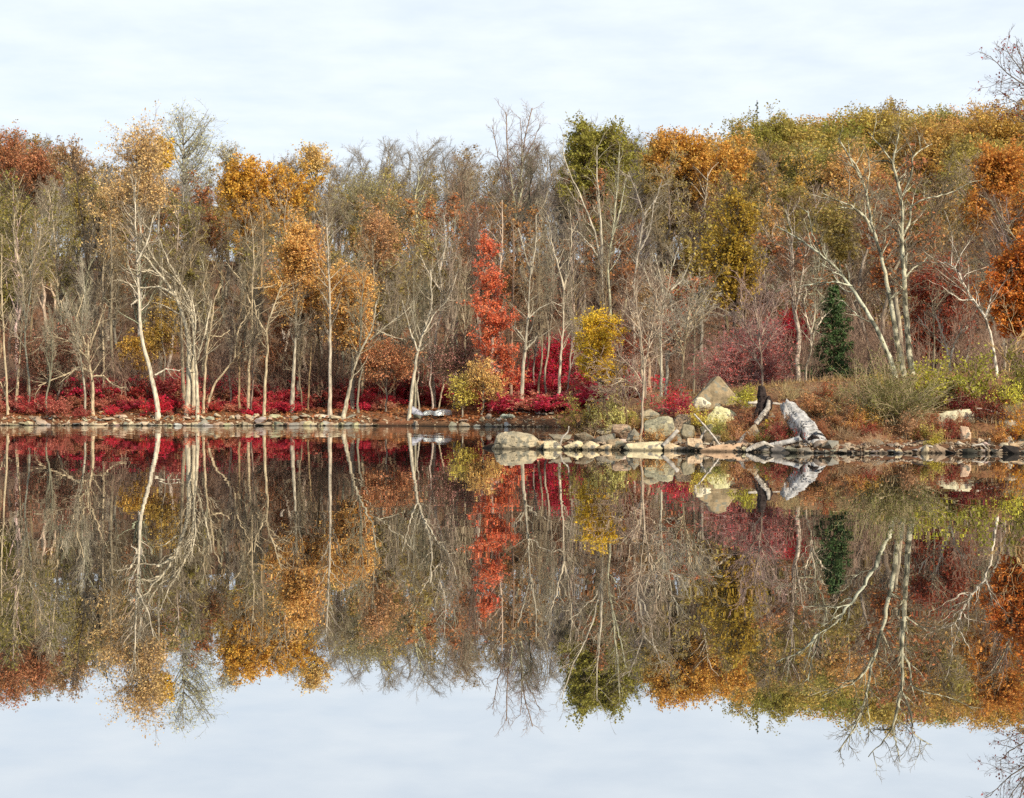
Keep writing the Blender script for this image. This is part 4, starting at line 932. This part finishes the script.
# ------------------------------------------------------------------ rocks
def rock_mesh(name, seed, ax, pts=16, bev=.06, sub=1, rough=.04, mat=None, fixed=None, planes=None, dmin=.45):
    """broken stone: a hull of random points (or a given one), roughened, with its broken edges kept; dmin > .7 makes it round"""
    r = np.random.default_rng(seed + 77); bm = bmesh.new(); ax = np.array(ax, float); big = max(ax)
    if dmin > .7 and fixed is None:
        bmesh.ops.create_icosphere(bm, subdivisions=5, radius=1)
        Nn = norm(r.normal(size=(26, 3))); dd = r.uniform(dmin, .97, len(Nn))
        for v in bm.verts:
            c = np.array(v.co); c /= np.linalg.norm(c)
            dt = Nn @ c; m = dt > 1e-3
            v.co = Vector(c * min(1.0, float((dd[m] / dt[m]).min())) * ax)
    else:
        V = np.array(fixed, float) * ax if fixed is not None else norm(r.normal(size=(max(8, min(pts, 14)), 3)) * [1, 1, .8]) * r.uniform(.75, 1.0, (max(8, min(pts, 14)), 1)) * ax
        for v in V: bm.verts.new(v)
        bmesh.ops.convex_hull(bm, input=bm.verts[:]); junk = [v for v in bm.verts if not v.link_faces]
        if junk: bmesh.ops.delete(bm, geom=junk, context='VERTS')
        if sub > 1: bmesh.ops.bevel(bm, geom=bm.edges[:], offset=.035 * big, segments=1, affect='EDGES', clamp_overlap=True)
        bmesh.ops.triangulate(bm, faces=bm.faces[:])
        for _ in range(4 if sub > 1 else 2):
            bmesh.ops.subdivide_edges(bm, edges=[e for e in bm.edges if e.calc_length() > (.1 if sub > 1 else .3) * big], cuts=1); bmesh.ops.triangulate(bm, faces=bm.faces[:])
    s = 2.0 / big
    for v in bm.verts:
        q = v.co * s + Vector((seed * 3.1, 0, 0))
        d = mnoise.noise(q) + .6 * mnoise.noise(q * 2.7) + .4 * mnoise.noise(q * 7)
        st_ = abs((v.co.z / big * 6 + .8 * mnoise.noise(q * .8)) % 1.0 - .5)       # bedding cracks
        v.co += v.co.normalized() * (d * rough * 1.3 - (.035 if st_ < .06 and sub > 1 else 0)) * big
    bmesh.ops.recalc_face_normals(bm, faces=bm.faces[:])
    me = bpy.data.meshes.new(name); bm.to_mesh(me); bm.free(); me.materials.append(mat or M_ROCK)
    for p in me.polygons: p.use_smooth = True
    try: me.set_sharp_from_angle(angle=math.radians(22))
    except Exception: pass
    return me
SLAB = [rock_mesh('rock', 800 + i, (.5, .38, .2 + .05 * (i % 3)), 14) for i in range(9)]

CREAM = (.6, .49, .35); GREYR = (.32, .3, .26); WARM = (.46, .35, .26); DARKR = (.08, .07, .06); PALEG = (.58, .57, .52)
cnt = 0
def rock(x, y, s, color, label, group, zoff=0., rz=None, flat=None, z=None):
    global cnt; cnt += 1
    r = RNG
    o = obj('rock', SLAB[int(r.integers(9))], None, color)
    o.location = (x, y, (h1(x, y) if z is None else z) + zoff)
    o.rotation_euler = (r.normal() * .18, r.normal() * .18, r.uniform(0, 6.28) if rz is None else rz)
    o.scale = (s * r.uniform(.8, 1.5), s * r.uniform(.7, 1.1), s * (flat or r.uniform(.6, 1.1)))
    tag(o, label, 'rock', group); return o
# far bank stones
def shoreline(x, a, b):
    ys = np.arange(a, b, .05); hh = height(np.full_like(ys, x), ys); return float(ys[np.argmax(hh > 0)])
def cobbles(name, pts, mats_color, label, seed):
    """uncountable small stones as one mass"""
    r2 = np.random.default_rng(seed); vq = []
    for me in SLAB[:5]:
        v = np.array([v.co for v in me.vertices]); t = np.array([p.vertices[:] for p in me.polygons]); vq.append((v, t))
    g = Geo()
    for (x, y, z, s_) in pts:
        v, t = vq[int(r2.integers(5))]; A = norm(r2.normal(size=(2, 3))); a = A[0]; b_ = norm(np.cross(A[0], A[1])); c_ = np.cross(a, b_)
        M = np.stack([a, b_, c_]); V = (v * s_ * r2.uniform(.6, 1.3, 3)) @ M; V[:, 2] *= .7; V += [x, y, z]; g.add(V, None, t)
    o = obj(name, g.mesh(name, M_COB, True), None, mats_color); tag(o, label, 'stones', kind='stuff')
r = RNG
cp = []
for _ in range(900):
    px = r.uniform(-20, 560); x = (px - CX) / F * 116; y0 = shoreline(x, 96, 125)
    if 375 < px < 480 and r.random() < .75: continue
    y = y0 + abs(r.normal()) * 1.0; cp.append((x, y, h1(x, y) + .02, r.uniform(.15, .45)))
cobbles('bank_cobbles', cp, (.6, .52, .4), 'strip of small cream and brown cobbles along the far waterline', 3)
cp = []
for _ in range(2000):
    px = r.uniform(540, 1300); x = (px - CX) / F * (54 if px < 620 else 51); y0 = shoreline(x, 44, 60)
    y = y0 - .1 + abs(r.normal()) * .9; cp.append((x, y, h1(x, y) + .02, r.choice([.06, .1, .16, .28])))
cobbles('shore_cobbles', cp, (.4, .33, .26), 'small broken stones filling the shore of the point', 4)
for px in np.arange(-14, 512, 5.6):
    if 375 < px < 478 and r.random() < .8: continue
    x = (px + r.uniform(-2, 2) - CX) / F * 116; y0 = shoreline(x, 100, 125)
    zn = ('mossy and cream stone in the row at the left waterline' if px < 190 else 'pale stone in the rubble below the pale clump' if px < 275 else 'pale stone in the strip below the orange trees' if px < 380 else 'pale stone at the water near the boats')
    big = 1.0 if px < 190 else 1.15
    c = [CREAM, CREAM, WARM, PALEG, (.5, .46, .3), GREYR][int(r.integers(6))]
    rock(x, y0 + r.uniform(-.1, .35), r.uniform(.5, 1.25) * big, jitter(c, r, .1), zn, zn.replace('stone', 'stones'), .02, flat=r.uniform(.7, 1.3))
    if r.random() < (.85 if 190 < px < 330 else .45):
        rock(x + r.uniform(-.2, .2), y0 + r.uniform(.7, 1.6), r.uniform(.5, 1.2) * big, jitter(c, r, .1), zn, zn.replace('stone', 'stones'), .05)
for px in np.arange(500, 556, 2.8):     # dark rubble wall
    x = (px - CX) / F * 112; y0 = shoreline(x, 96, 125) + 2.6
    for lv in range(2):
        if px > 528 and lv: continue
        rock(x + r.uniform(-.2, .2), y0 + r.uniform(-.2, .2), r.uniform(.55, .85), jitter((.14, .14, .14), r, .25) if r.random() < .75 else GREYR, 'dark stone of the low rubble wall behind the big tip boulder', 'dark stones of the rubble wall', .1 + lv * .35, flat=.9)
print('rocks far', cnt)

def place_rock(px0, px1, py0, py1, label, seed, color, mat=M_BOULDER, D=None, dmin=.42, depth=.8, pts=20, sub=2, rough=.035, name='boulder', bev=.1, cat='boulder', fixed=None, sink=.15, rot=0):
    D = D or hitD((px0 + px1) / 2, py1 - 1)
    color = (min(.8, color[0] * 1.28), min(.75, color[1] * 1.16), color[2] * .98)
    D += .3
    k = D / F; cx = (px0 + px1) / 2; W = (px1 - px0) * k / 2; Hh = (py1 - py0) * k
    ztop = EYE - (py0 - HY) * k; zb = EYE - (py1 - HY) * k - sink
    az = (ztop - zb) / 2
    me = rock_mesh(name, seed, (W, W * depth, az), pts, bev, sub, rough, mat, fixed, None, dmin)
    co = np.array([v.co for v in me.vertices]); mn, mx = co.min(0), co.max(0)
    s = np.array([2 * W, 2 * W * depth, 2 * az]) / (mx - mn); c = (mn + mx) / 2
    for v in me.vertices: v.co = Vector(((v.co[i] - c[i]) * s[i] for i in range(3)))
    o = obj(name, me, None, color, ((cx - CX) * k, D + W * depth * .5, (ztop + zb) / 2)); o.rotation_euler[2] = rot
    tag(o, label, cat); return o
place_rock(490, 541, 431, 449.5, 'big rounded grey boulder at the very tip of the point', 1, (.4, .37, .31), D=54.9, depth=.5, pts=60, sub=3, rough=.03, sink=.65, dmin=.82)
place_rock(536, 546, 441, 449.5, 'small cream block leaning against the big tip boulder', 2, CREAM, M_ROCK, D=54, name='rock', cat='rock')
place_rock(543, 563, 440.5, 450, 'pointed cream rock at the waterline beside the tip boulder', 3, (.68, .6, .48), M_ROCK, D=53.8, name='rock', cat='rock', pts=10)
place_rock(564, 584, 440.5, 450, 'larger rounded cream rock third along the waterline', 4, (.68, .6, .47), M_ROCK, D=53.6, name='rock', cat='rock', pts=16)
place_rock(582, 600, 441, 450, 'cream and grey split rock fourth along the waterline', 5, (.58, .53, .42), M_ROCK, D=53.4, name='rock', cat='rock', pts=12)
place_rock(598, 612, 444, 450.5, 'low tan rock next to the split rock', 6, (.56, .48, .36), M_ROCK, D=53.2, name='rock', cat='rock', pts=12)
place_rock(572, 596, 432, 442, 'flat dark capped ledge above the cream waterline rocks', 7, (.2, .17, .14), M_BOULDER, D=55.5, name='rock', cat='rock', pts=14)
place_rock(596, 616, 433, 444, 'grey ledge block between the flat ledge and the whitish tree', 8, (.24, .22, .2), M_BOULDER, D=55.2, name='rock', cat='rock', pts=12)
place_rock(611, 632, 424, 437, 'pinkish grey rock left of the whitish tree foot', 9, (.4, .31, .26), M_BOULDER, D=56, name='rock', cat='rock')
place_rock(644, 676, 416, 440, 'large grey green boulder with a pale cream face', 10, (.38, .38, .31), D=54.5, depth=.8, pts=18, bev=.15)
place_rock(672, 692, 414, 436, 'brown topped block behind the large grey green boulder', 11, (.3, .24, .2), D=56, pts=12)
place_rock(680, 696, 424, 442, 'rough grey boulder below the raspberry bush', 12, (.25, .24, .2), D=54.2)
place_rock(626, 644, 428, 441, 'dark boulder at the foot of the whitish tree', 13, (.25, .24, .22), D=54.6)
place_rock(624, 672, 441.5, 450, 'long flat cream slab lying along the water', 14, (.68, .6, .47), M_ROCK, D=52.8, depth=.35, name='rock_slab', cat='rock', pts=18)
place_rock(664, 684, 443, 450.5, 'short tan slab at the end of the long cream one', 15, (.58, .5, .4), M_ROCK, D=52.6, depth=.5, name='rock_slab', cat='rock')
place_rock(686, 704, 438, 451, 'upright tan split rock by the water left of the driftwood tangle', 16, (.55, .46, .38), M_ROCK, D=52.2, name='rock', cat='rock', pts=10)
place_rock(700, 772, 443, 452, 'very long low pink brown ledge at the waterline', 17, (.5, .38, .3), M_ROCK, D=51.6, depth=.22, name='rock_slab', cat='rock', pts=26)
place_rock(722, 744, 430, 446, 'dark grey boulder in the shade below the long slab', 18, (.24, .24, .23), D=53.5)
place_rock(700, 716, 424, 440, 'narrow mossy grey boulder right of the raspberry bush', 19, (.22, .22, .18), D=54.5)
place_rock(692, 712, 397, 408, 'smooth white rock at the left foot of the pyramid rock', 20, (.72, .68, .6), M_ROCK, D=57.5, name='rock', cat='rock', pts=22)
place_rock(704, 745, 406, 428, 'long slanting pale slab spotted with yellow lichen', 21, (.68, .64, .44), D=56, depth=.5, pts=14, name='rock_slab', bev=.12, cat='boulder')
place_rock(744, 762, 400, 412, 'pale broken rock beside the black snag', 22, (.6, .56, .48), M_ROCK, D=57, name='rock', cat='rock')
# the pyramid rock: a four sided point
pyr = [(-1, -.55, -1), (1, -.45, -1), (.9, .8, -1), (-.9, .8, -1), (-.98, -.5, -.86), (.98, -.4, -.8), (.12, -.1, 1), (.22, .15, .96), (0.0, .25, .95)]
place_rock(684, 746, 376, 409, 'pyramid shaped grey rock standing above the bank', 23, (.3, .25, .185), D=58.5, depth=.7, fixed=pyr, sub=3, bev=.05, rough=.012, name='pyramid_rock', sink=.1)
place_rock(938, 987, 409, 424, 'long cream slab with cracked layers on the right bank', 24, (.7, .64, .54), M_ROCK, D=53, depth=.4, pts=18, name='rock_slab', cat='rock', sub=2)
place_rock(960, 972, 426, 440, 'upright pale tan rock sloping below the cream slab', 25, (.62, .5, .44), M_ROCK, D=51.6, name='rock', cat='rock', pts=10)
place_rock(956, 970, 441, 452.5, 'light grey block at the waterline on the right', 26, (.5, .5, .48), M_ROCK, D=50.4, name='rock', cat='rock', pts=12)
place_rock(988, 998, 438, 450, 'grey cube like stone on the right shore', 27, (.5, .5, .47), M_ROCK, D=50.6, name='rock', cat='rock', pts=10)
place_rock(1004, 1018, 436, 448, 'light blue grey rock near the right end', 28, (.46, .48, .48), M_ROCK, D=50.8, name='rock', cat='rock', pts=12)
place_rock(975, 987, 438, 446, 'small sand coloured rock between the grey blocks', 29, (.56, .5, .42), M_ROCK, D=51, name='rock', cat='rock', pts=10)
place_rock(1000, 1022, 420, 430, 'flat grey stone on the slope at the right end', 30, (.46, .42, .36), M_ROCK, D=52.5, name='rock', cat='rock', pts=12)
for (a0, a1, b0, b1, lb, c_, D_) in [
    (606, 624, 438, 449, 'brown grey slab tilted at the water left of the long cream slab', (.34, .28, .22), 53.6),
    (640, 660, 409, 418, 'weathered grey rock half hidden above the large grey green boulder', (.36, .33, .27), 56.5),
    (596, 622, 424, 433, 'flat grey rock under the pale lime bush', (.36, .33, .28), 57),
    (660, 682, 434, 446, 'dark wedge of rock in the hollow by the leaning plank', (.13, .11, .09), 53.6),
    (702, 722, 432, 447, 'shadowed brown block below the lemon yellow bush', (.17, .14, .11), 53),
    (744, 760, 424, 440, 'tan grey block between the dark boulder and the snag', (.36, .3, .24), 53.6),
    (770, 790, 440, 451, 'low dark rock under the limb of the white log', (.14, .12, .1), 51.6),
    (838, 858, 444, 454, 'brown grey slab at the water right of the torn roots', (.33, .27, .22), 51),
    (866, 884, 441, 452, 'pale pinkish block on the shore below the brown brush', (.5, .4, .33), 51),
    (892, 912, 443, 453, 'grey flat stone near the curved dark branch', (.38, .35, .3), 50.6),
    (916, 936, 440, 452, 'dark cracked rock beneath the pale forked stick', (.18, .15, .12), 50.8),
    (1008, 1030, 441, 453, 'large tan rock at the right end of the shore', (.48, .4, .31), 50.2),
    (548, 572, 434, 442, 'dark grey ledge behind the first cream waterline rocks', (.24, .22, .19), 55.2),
    (752, 776, 412, 422, 'brown weathered rock at the foot of the black snag', (.3, .24, .18), 55.2)]:
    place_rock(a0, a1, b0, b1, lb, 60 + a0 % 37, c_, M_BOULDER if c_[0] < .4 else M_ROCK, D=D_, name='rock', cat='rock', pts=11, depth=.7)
# rubble of the near shore
def zone2(px): return ('on the low tip of the point' if px < 625 else 'along the water between boulder and snag' if px < 780 else 'on the shore right of the white log' if px < 900 else 'on the right shore')
for px in np.arange(545, 1060, 6.2):
    for row in range(2):
        if row and r.random() < .35: continue
        p = px + r.uniform(-3, 3); x = (p - CX) / F * (54 if p < 620 else 51.5); y0 = shoreline(x, 44, 60)
        s = r.choice([.26, .42, .6, .95]) * r.uniform(.8, 1.15) * (1 if row == 0 else .9)
        c = [CREAM, WARM, GREYR, DARKR, DARKR, (.3, .26, .22), (.62, .54, .44)][int(r.integers(7))]
        nm = {CREAM: 'cream', WARM: 'tan', GREYR: 'grey', PALEG: 'pale grey', DARKR: 'blackish'}.get(c, 'brown')
        lb = f'small {nm} stone {zone2(p)}'
        rock(x, y0 + (r.uniform(.0, .2) if row == 0 else r.uniform(.5, 1.5)), s, jitter(c, r, .08), lb, lb.replace('stone', 'stones'), .0)
print('rocks', cnt)

# ------------------------------------------------------------------ logs, snag and driftwood
def wood(label, pts, ws, D=None, mat=M_LOG, name='driftwood_branch', cat='driftwood', seed=0, sides=12, dep=None, jit=.004, lump=.0, kids=None, root=None, part=None, jag=0.0):
    """pts in the photo, ws widths in px; dep: metres of extra depth at each point"""
    r = np.random.default_rng(seed + 900)
    P = []
    for i, (px, py) in enumerate(pts):
        d = (D or hitD(px, py)) + (dep[i] if dep else 0); P.append(P3(px, py, d))
    n = max(10, len(pts) * (14 if lump else 6))
    Q_ = smooth_path(P, n, r, jit)
    W = np.interp(np.linspace(0, 1, n), np.linspace(0, 1, len(ws)), ws) * .5 * (D or 53) / F
    if root is None: org = Q_[0].copy()
    else: org = np.array(root.location)
    g = Geo(); g.tubes((Q_ - org)[None], W[None], sides)
    # end caps
    g_V = g.V[0]
    if lump:
        an = np.tile(np.arange(sides) * 2 * np.pi / sides, n); sl_ = np.repeat(np.r_[0, np.cumsum(np.linalg.norm(np.diff(Q_, axis=0), axis=1))], sides)
        nn = np.array([mnoise.noise(Vector((math.cos(a_) * 1.6, math.sin(a_) * 1.6, l_ * 1.1 + seed))) * 1.3 + .7 * mnoise.noise(Vector((math.cos(a_) * 5, math.sin(a_) * 5, l_ * 1.6 + seed))) + .3 * mnoise.noise(Vector((math.cos(a_) * 9, math.sin(a_) * 9, l_ * 7))) for a_, l_ in zip(an, sl_)])
        ring_c = np.repeat(Q_ - org, sides, axis=0); dv = g_V - ring_c
        rid = np.array([abs(mnoise.noise(Vector((math.cos(a_) * 2.6, math.sin(a_) * 2.6, l_ * .5 + seed + 9)))) for a_, l_ in zip(an, sl_)])
        g.V[0] = ring_c + dv * (1 + lump * nn - (.9 * lump * np.exp(-(rid / .07) ** 2)))[:, None]
        if jag:
            ax_ = norm(Q_[1] - Q_[0])
            for e_ in range(6):
                k0 = e_ * sides
                off = np.array([mnoise.noise(Vector((math.cos(a_) * 2.2 + seed, math.sin(a_) * 2.2, 3.3))) + .5 * mnoise.noise(Vector((math.cos(a_) * 6, math.sin(a_) * 6, 7.7))) for a_ in an[:sides]])
                g.V[0][k0:k0 + sides] += -ax_ * (off * jag * (1 - e_ / 6))[:, None]
    c0 = g.n
    g.add(np.stack([(Q_ - org)[0] + (norm(Q_[1] - Q_[0]) * .35 * jag), (Q_ - org)[-1]]), None, None)
    j = np.arange(sides); j2 = (j + 1) % sides
    g.T.append(np.concatenate([np.stack([j2, j, np.full(sides, c0)], 1), np.stack([(n - 1) * sides + j, (n - 1) * sides + j2, np.full(sides, c0 + 1)], 1)]))
    me = g.mesh(part or name, mat, True)
    if root is not None: return obj(part, me, root)
    o = obj(name, me, None, None, tuple(org)); tag(o, label, cat); return o
lg = wood('massive bleached log leaning down from the bank into the water', [(788, 406), (796, 418), (804, 430), (811, 441), (817, 450), (819, 460)], [15, 20, 23, 25, 25, 22], D=51.4, dep=[2.4, 1.7, 1.0, .4, 0, -.1], name='fallen_log', cat='log', sides=48, lump=.23, seed=5, jit=.008, jag=.3)
wood('', [(803, 438), (792, 441), (778, 444), (764, 447), (750, 450)], [7, 5.5, 5.5, 4.5, 2], D=51.2, root=lg, part='broken_limb', lump=.2, seed=6)
wood('', [(788, 419), (786, 411), (785, 404)], [7, 5, 1], D=53, root=lg, part='split_top', lump=.4, seed=9)
wood('', [(819, 438), (813, 437), (808, 440)], [1.5, 5, 2], D=50.75, mat=M_CHAR, root=lg, part='hollow_shade', lump=.5, seed=28)  # dark lump set on the log, its colour stands in for shade in a hollow
wood('', [(802, 431), (801, 435), (803, 440)], [1, 3, 1], D=50.95, mat=M_CHAR, root=lg, part='hollow_shade', lump=.5, seed=31)  # smaller dark lump, again hollow shade put in as colour
wood('', [(808, 446), (805, 452), (801, 458)], [6, 4, 2], D=50.9, root=lg, part='torn_root', lump=.4, seed=29)
wood('', [(820, 444), (828, 450), (838, 454), (850, 456)], [7, 5, 3, 1.2], D=50.8, root=lg, part='torn_root', lump=.4, seed=11)
wood('', [(822, 450), (829, 446), (834, 450)], [4, 3, 1], D=50.9, root=lg, part='torn_root', lump=.4, seed=30)
sn = wood('blackened upright snag with a jagged top beside the white log', [(761, 418), (762, 405), (762, 396), (762, 386)], [14, 13, 11, 6], D=55.5, mat=M_CHAR, name='tree_snag', cat='stump', lump=.35, seed=12, sides=24, jag=.3)
wood('', [(768, 410), (769, 402), (769, 396)], [7, 8, 2], D=55.3, mat=M_CHAR, root=sn, part='broken_stub', lump=.4, seed=13)
wood('pale curved root slanting from the foot of the black snag', [(756, 424), (762, 416), (768, 408), (769, 400)], [6, 6, 5, 3], D=54.5, name='tree_root', lump=.25, seed=14, mat=M_DRIFT)
wood('pale plank like driftwood leaning against the large grey green boulder', [(663, 446), (670, 439), (678, 430)], [4, 4.5, 4], D=53, seed=15, mat=M_DRIFT)
wood('thin pale driftwood stick crossing the hollow right of the yellow bush', [(694, 414), (704, 425), (714, 437), (722, 448)], [1.5, 2, 2, 1.4], D=52.6, seed=16, mat=M_DRIFT)
wood('short pale driftwood prong in the hollow left of the dark boulder', [(699, 442), (703, 434), (706, 430)], [2.4, 2.2, 1.2], D=52.8, seed=17, mat=M_DRIFT)
wood('grey driftwood stub leaning against the bank left of the snag', [(738, 444), (743, 437), (748, 432)], [3.4, 3.4, 2.6], D=52.6, seed=18, mat=M_DRIFT)
wood('tangled cream driftwood at the waterline below the snag', [(746, 451), (756, 446), (764, 443), (774, 447)], [4, 5, 4, 2], D=51, seed=19, mat=M_DRIFT, lump=.3)
wood('long bare branch trailing along the water right of the white log', [(826, 453), (845, 453.5), (868, 455), (884, 456)], [2.6, 2, 1.6, 1], D=50.6, seed=20, mat=M_DRIFT)
wood('curved dark driftwood branch lying on the right shore', [(890, 450), (905, 446), (918, 441), (928, 440)], [2, 2, 1.6, 1], D=50.8, mat=M_CHAR, seed=21)
wood('pale forked driftwood stick right of the curved dark branch', [(912, 453), (922, 448), (930, 446), (944, 452)], [2, 2.2, 2, 1.2], D=50.3, seed=22, mat=M_DRIFT)
wood('thin bent stick arching over the right shore', [(972, 446), (982, 444), (990, 452)], [1.6, 1.8, 1.2], D=50.2, seed=23, mat=M_DRIFT)
wood('pale fallen stick on the slope behind the cream slab', [(975, 408), (990, 411), (1005, 414)], [2.2, 2.4, 1.8], D=54, seed=24, mat=M_DRIFT)
wood('grey fallen limb lying below the conifer', [(832, 394), (845, 392), (862, 393)], [3, 2.6, 2], D=59, seed=25, mat=M_DRIFT)
wood('pale curved stick standing at the low tip bushes', [(560, 446), (562, 438), (568, 432), (569, 426)], [1.6, 1.8, 1.4, 1], D=54.6, seed=26, mat=M_DRIFT)
wood('horizontal grey log resting behind the snag and the white log', [(748, 403), (770, 403), (788, 405)], [3, 3, 2], D=56.5, name='fallen_log', cat='log', seed=27, mat=M_DRIFT)

# ------------------------------------------------------------------ upturned boats on the far bank
def boat(label, px, py, color, L=2.9, W=1.0, H=.42, rz=0, roll=0, pitch=0):
    D = hitD(px, py, 100); x = (px - CX) / F * D
    e = empty('upturned_boat', (x, D, h1(x, D) + .02)); e.rotation_euler = (roll, pitch, rz); tag(e, label, 'boat')
    n, k = 17, 11; V = []
    for i in range(n):
        t = i / (n - 1) * 2 - 1
        w = W / 2 * (1 - abs(t) ** 2.6 * (1 if t > 0 else .35)); hh = H * (1 - .18 * abs(t) ** 3 * (2.2 if t > 0 else 1))
        for j in range(k):
            a = math.pi * j / (k - 1); V.append((t * L / 2, w * math.copysign(abs(math.cos(a)) ** .7, math.cos(a)), hh * math.sin(a) ** .8 if 0 < j < k - 1 else 0))
    Qd = [[i * k + j, i * k + j + 1, (i + 1) * k + j + 1, (i + 1) * k + j] for i in range(n - 1) for j in range(k - 1)]
    V.append((-L / 2, 0, 0)); V.append((L / 2, 0, 0)); T = [[len(V) - 2, j + 1, j] for j in range(k - 1)] + [[len(V) - 1, (n - 1) * k + j, (n - 1) * k + j + 1] for j in range(k - 1)]
    obj('hull', mesh_np('hull', V, np.array(Qd), np.array(T), M_HULL, True), e, color)
    g = Geo(); g.tubes(np.array([[[-L * .46, 0, H], [0, 0, H + .02], [L * .4, 0, H * .88]]]), np.array([[.03, .03, .02]]), 6)
    obj('keel', g.mesh('keel', M_HULL), e, tuple(c * .8 for c in color))
    rim = []
    for sgn in (1, -1):
        rim.append([[(i / 8 * 2 - 1) * L / 2, sgn * (W / 2 * (1 - abs(i / 8 * 2 - 1) ** 2.6 * (1 if i > 4 else .35)) + .01), .03] for i in range(9)])
    g = Geo(); g.tubes(np.array(rim), np.full((2, 9), .03), 6); obj('gunwale', g.mesh('gunwale', M_HULL), e, tuple(c * .7 for c in color))
boat('grey upturned boat tilted against the foot of a trunk', 417.5, 415.5, (.5, .5, .54), L=1.9, W=.8, rz=-.6, pitch=.5, H=.4)
boat('smaller white upturned boat in the middle of the three', 430.5, 415.5, (.78, .78, .7), L=1.9, W=.65, rz=1.15, H=.36)
boat('larger white upturned boat nearest the little yellow green tree', 444.5, 416, (.86, .85, .78), L=2.3, W=.85, rz=1.05, H=.48)

# ------------------------------------------------------------------ camera, light, sky
cam = bpy.data.cameras.new('camera'); co = bpy.data.objects.new('camera', cam); COL.objects.link(co)
co.location = (0, 0, EYE); co.rotation_euler = (math.radians(90), 0, 0)
cam.sensor_width = 36; cam.lens = F / 1024 * 36; cam.shift_y = (HY - 399) / 1024
cam.clip_start = .1; cam.clip_end = 5000
scene.camera = co
EL, AZ = 33.0, 138.0     # azimuth clockwise from +Y (north): behind the camera, to the right
d = Vector((math.sin(math.radians(AZ)) * math.cos(math.radians(EL)), math.cos(math.radians(AZ)) * math.cos(math.radians(EL)), math.sin(math.radians(EL))))
sl = bpy.data.lights.new('sun', 'SUN'); sl.energy = 5.0; sl.use_shadow = True; sl.angle = math.radians(.6); sl.color = (1, .9, .75)
so = bpy.data.objects.new('sun', sl); COL.objects.link(so); so.rotation_euler = d.to_track_quat('Z', 'Y').to_euler()
w = bpy.data.worlds.new('World'); scene.world = w; w.use_nodes = True
N = w.node_tree.nodes; L = w.node_tree.links; N.clear()
out = N.new('ShaderNodeOutputWorld')
sk = N.new('ShaderNodeTexSky'); sk.sky_type = 'NISHITA'; sk.sun_disc = False; sk.sun_elevation = math.radians(EL); sk.sun_rotation = math.radians(AZ)
sk.air_density = 1; sk.dust_density = .6; sk.ozone_density = 1.5
b1 = N.new('ShaderNodeBackground'); b1.inputs[1].default_value = .12; L.new(sk.outputs[0], b1.inputs[0])
b2 = N.new('ShaderNodeBackground'); b2.inputs[0].default_value = (.81, .885, .96, 1); b2.inputs[1].default_value = 1.0
tc = N.new('ShaderNodeTexCoord'); sx = N.new('ShaderNodeSeparateXYZ'); L.new(tc.outputs['Generated'], sx.inputs[0])
mz = N.new('ShaderNodeMath'); mz.operation = 'MAXIMUM'; mz.inputs[1].default_value = .02; L.new(sx.outputs[2], mz.inputs[0])
a2 = N.new('ShaderNodeMath'); a2.operation = 'ADD'; a2.inputs[1].default_value = .03; L.new(mz.outputs[0], a2.inputs[0])
dx = N.new('ShaderNodeMath'); dx.operation = 'DIVIDE'; L.new(sx.outputs[0], dx.inputs[0]); L.new(a2.outputs[0], dx.inputs[1])
dy = N.new('ShaderNodeMath'); dy.operation = 'DIVIDE'; L.new(sx.outputs[1], dy.inputs[0]); L.new(a2.outputs[0], dy.inputs[1])
cb = N.new('ShaderNodeCombineXYZ'); L.new(dx.outputs[0], cb.inputs[0]); L.new(dy.outputs[0], cb.inputs[1])
n1 = N.new('ShaderNodeTexNoise'); n1.inputs['Scale'].default_value = 3.6; n1.inputs['Detail'].default_value = 7; n1.inputs['Roughness'].default_value = .55
L.new(cb.outputs[0], n1.inputs['Vector'])
mr = N.new('ShaderNodeMapRange'); mr.inputs[1].default_value = .3; mr.inputs[2].default_value = .68; mr.inputs[3].default_value = .8; mr.inputs[4].default_value = 1.0
L.new(n1.outputs[0], mr.inputs[0])
th = N.new('ShaderNodeMapRange'); th.interpolation_type = 'SMOOTHSTEP'     # the cloud veil thins out overhead
th.inputs[1].default_value = .3; th.inputs[2].default_value = .8; th.inputs[3].default_value = 1; th.inputs[4].default_value = .22
L.new(sx.outputs[2], th.inputs[0])
tm = N.new('ShaderNodeMath'); tm.operation = 'MULTIPLY'; L.new(mr.outputs[0], tm.inputs[0]); L.new(th.outputs[0], tm.inputs[1])
ms = N.new('ShaderNodeMixShader'); L.new(tm.outputs[0], ms.inputs[0]); L.new(b1.outputs[0], ms.inputs[1]); L.new(b2.outputs[0], ms.inputs[2])
L.new(ms.outputs[0], out.inputs[0])
w.cycles.sampling_method = 'MANUAL'; w.cycles.sample_map_resolution = 256

scene.view_settings.view_transform = 'Standard'; scene.view_settings.look = 'None'
scene.view_settings.exposure = .2; scene.view_settings.gamma = 1; scene.view_settings.use_curve_mapping = False
cy = scene.cycles
cy.max_bounces = 5; cy.diffuse_bounces = 2; cy.glossy_bounces = 2; cy.transmission_bounces = 3; cy.transparent_max_bounces = 4
cy.caustics_reflective = False; cy.caustics_refractive = False
cy.use_denoising = False
cy.use_adaptive_sampling = False
print('objects', len(bpy.data.objects))
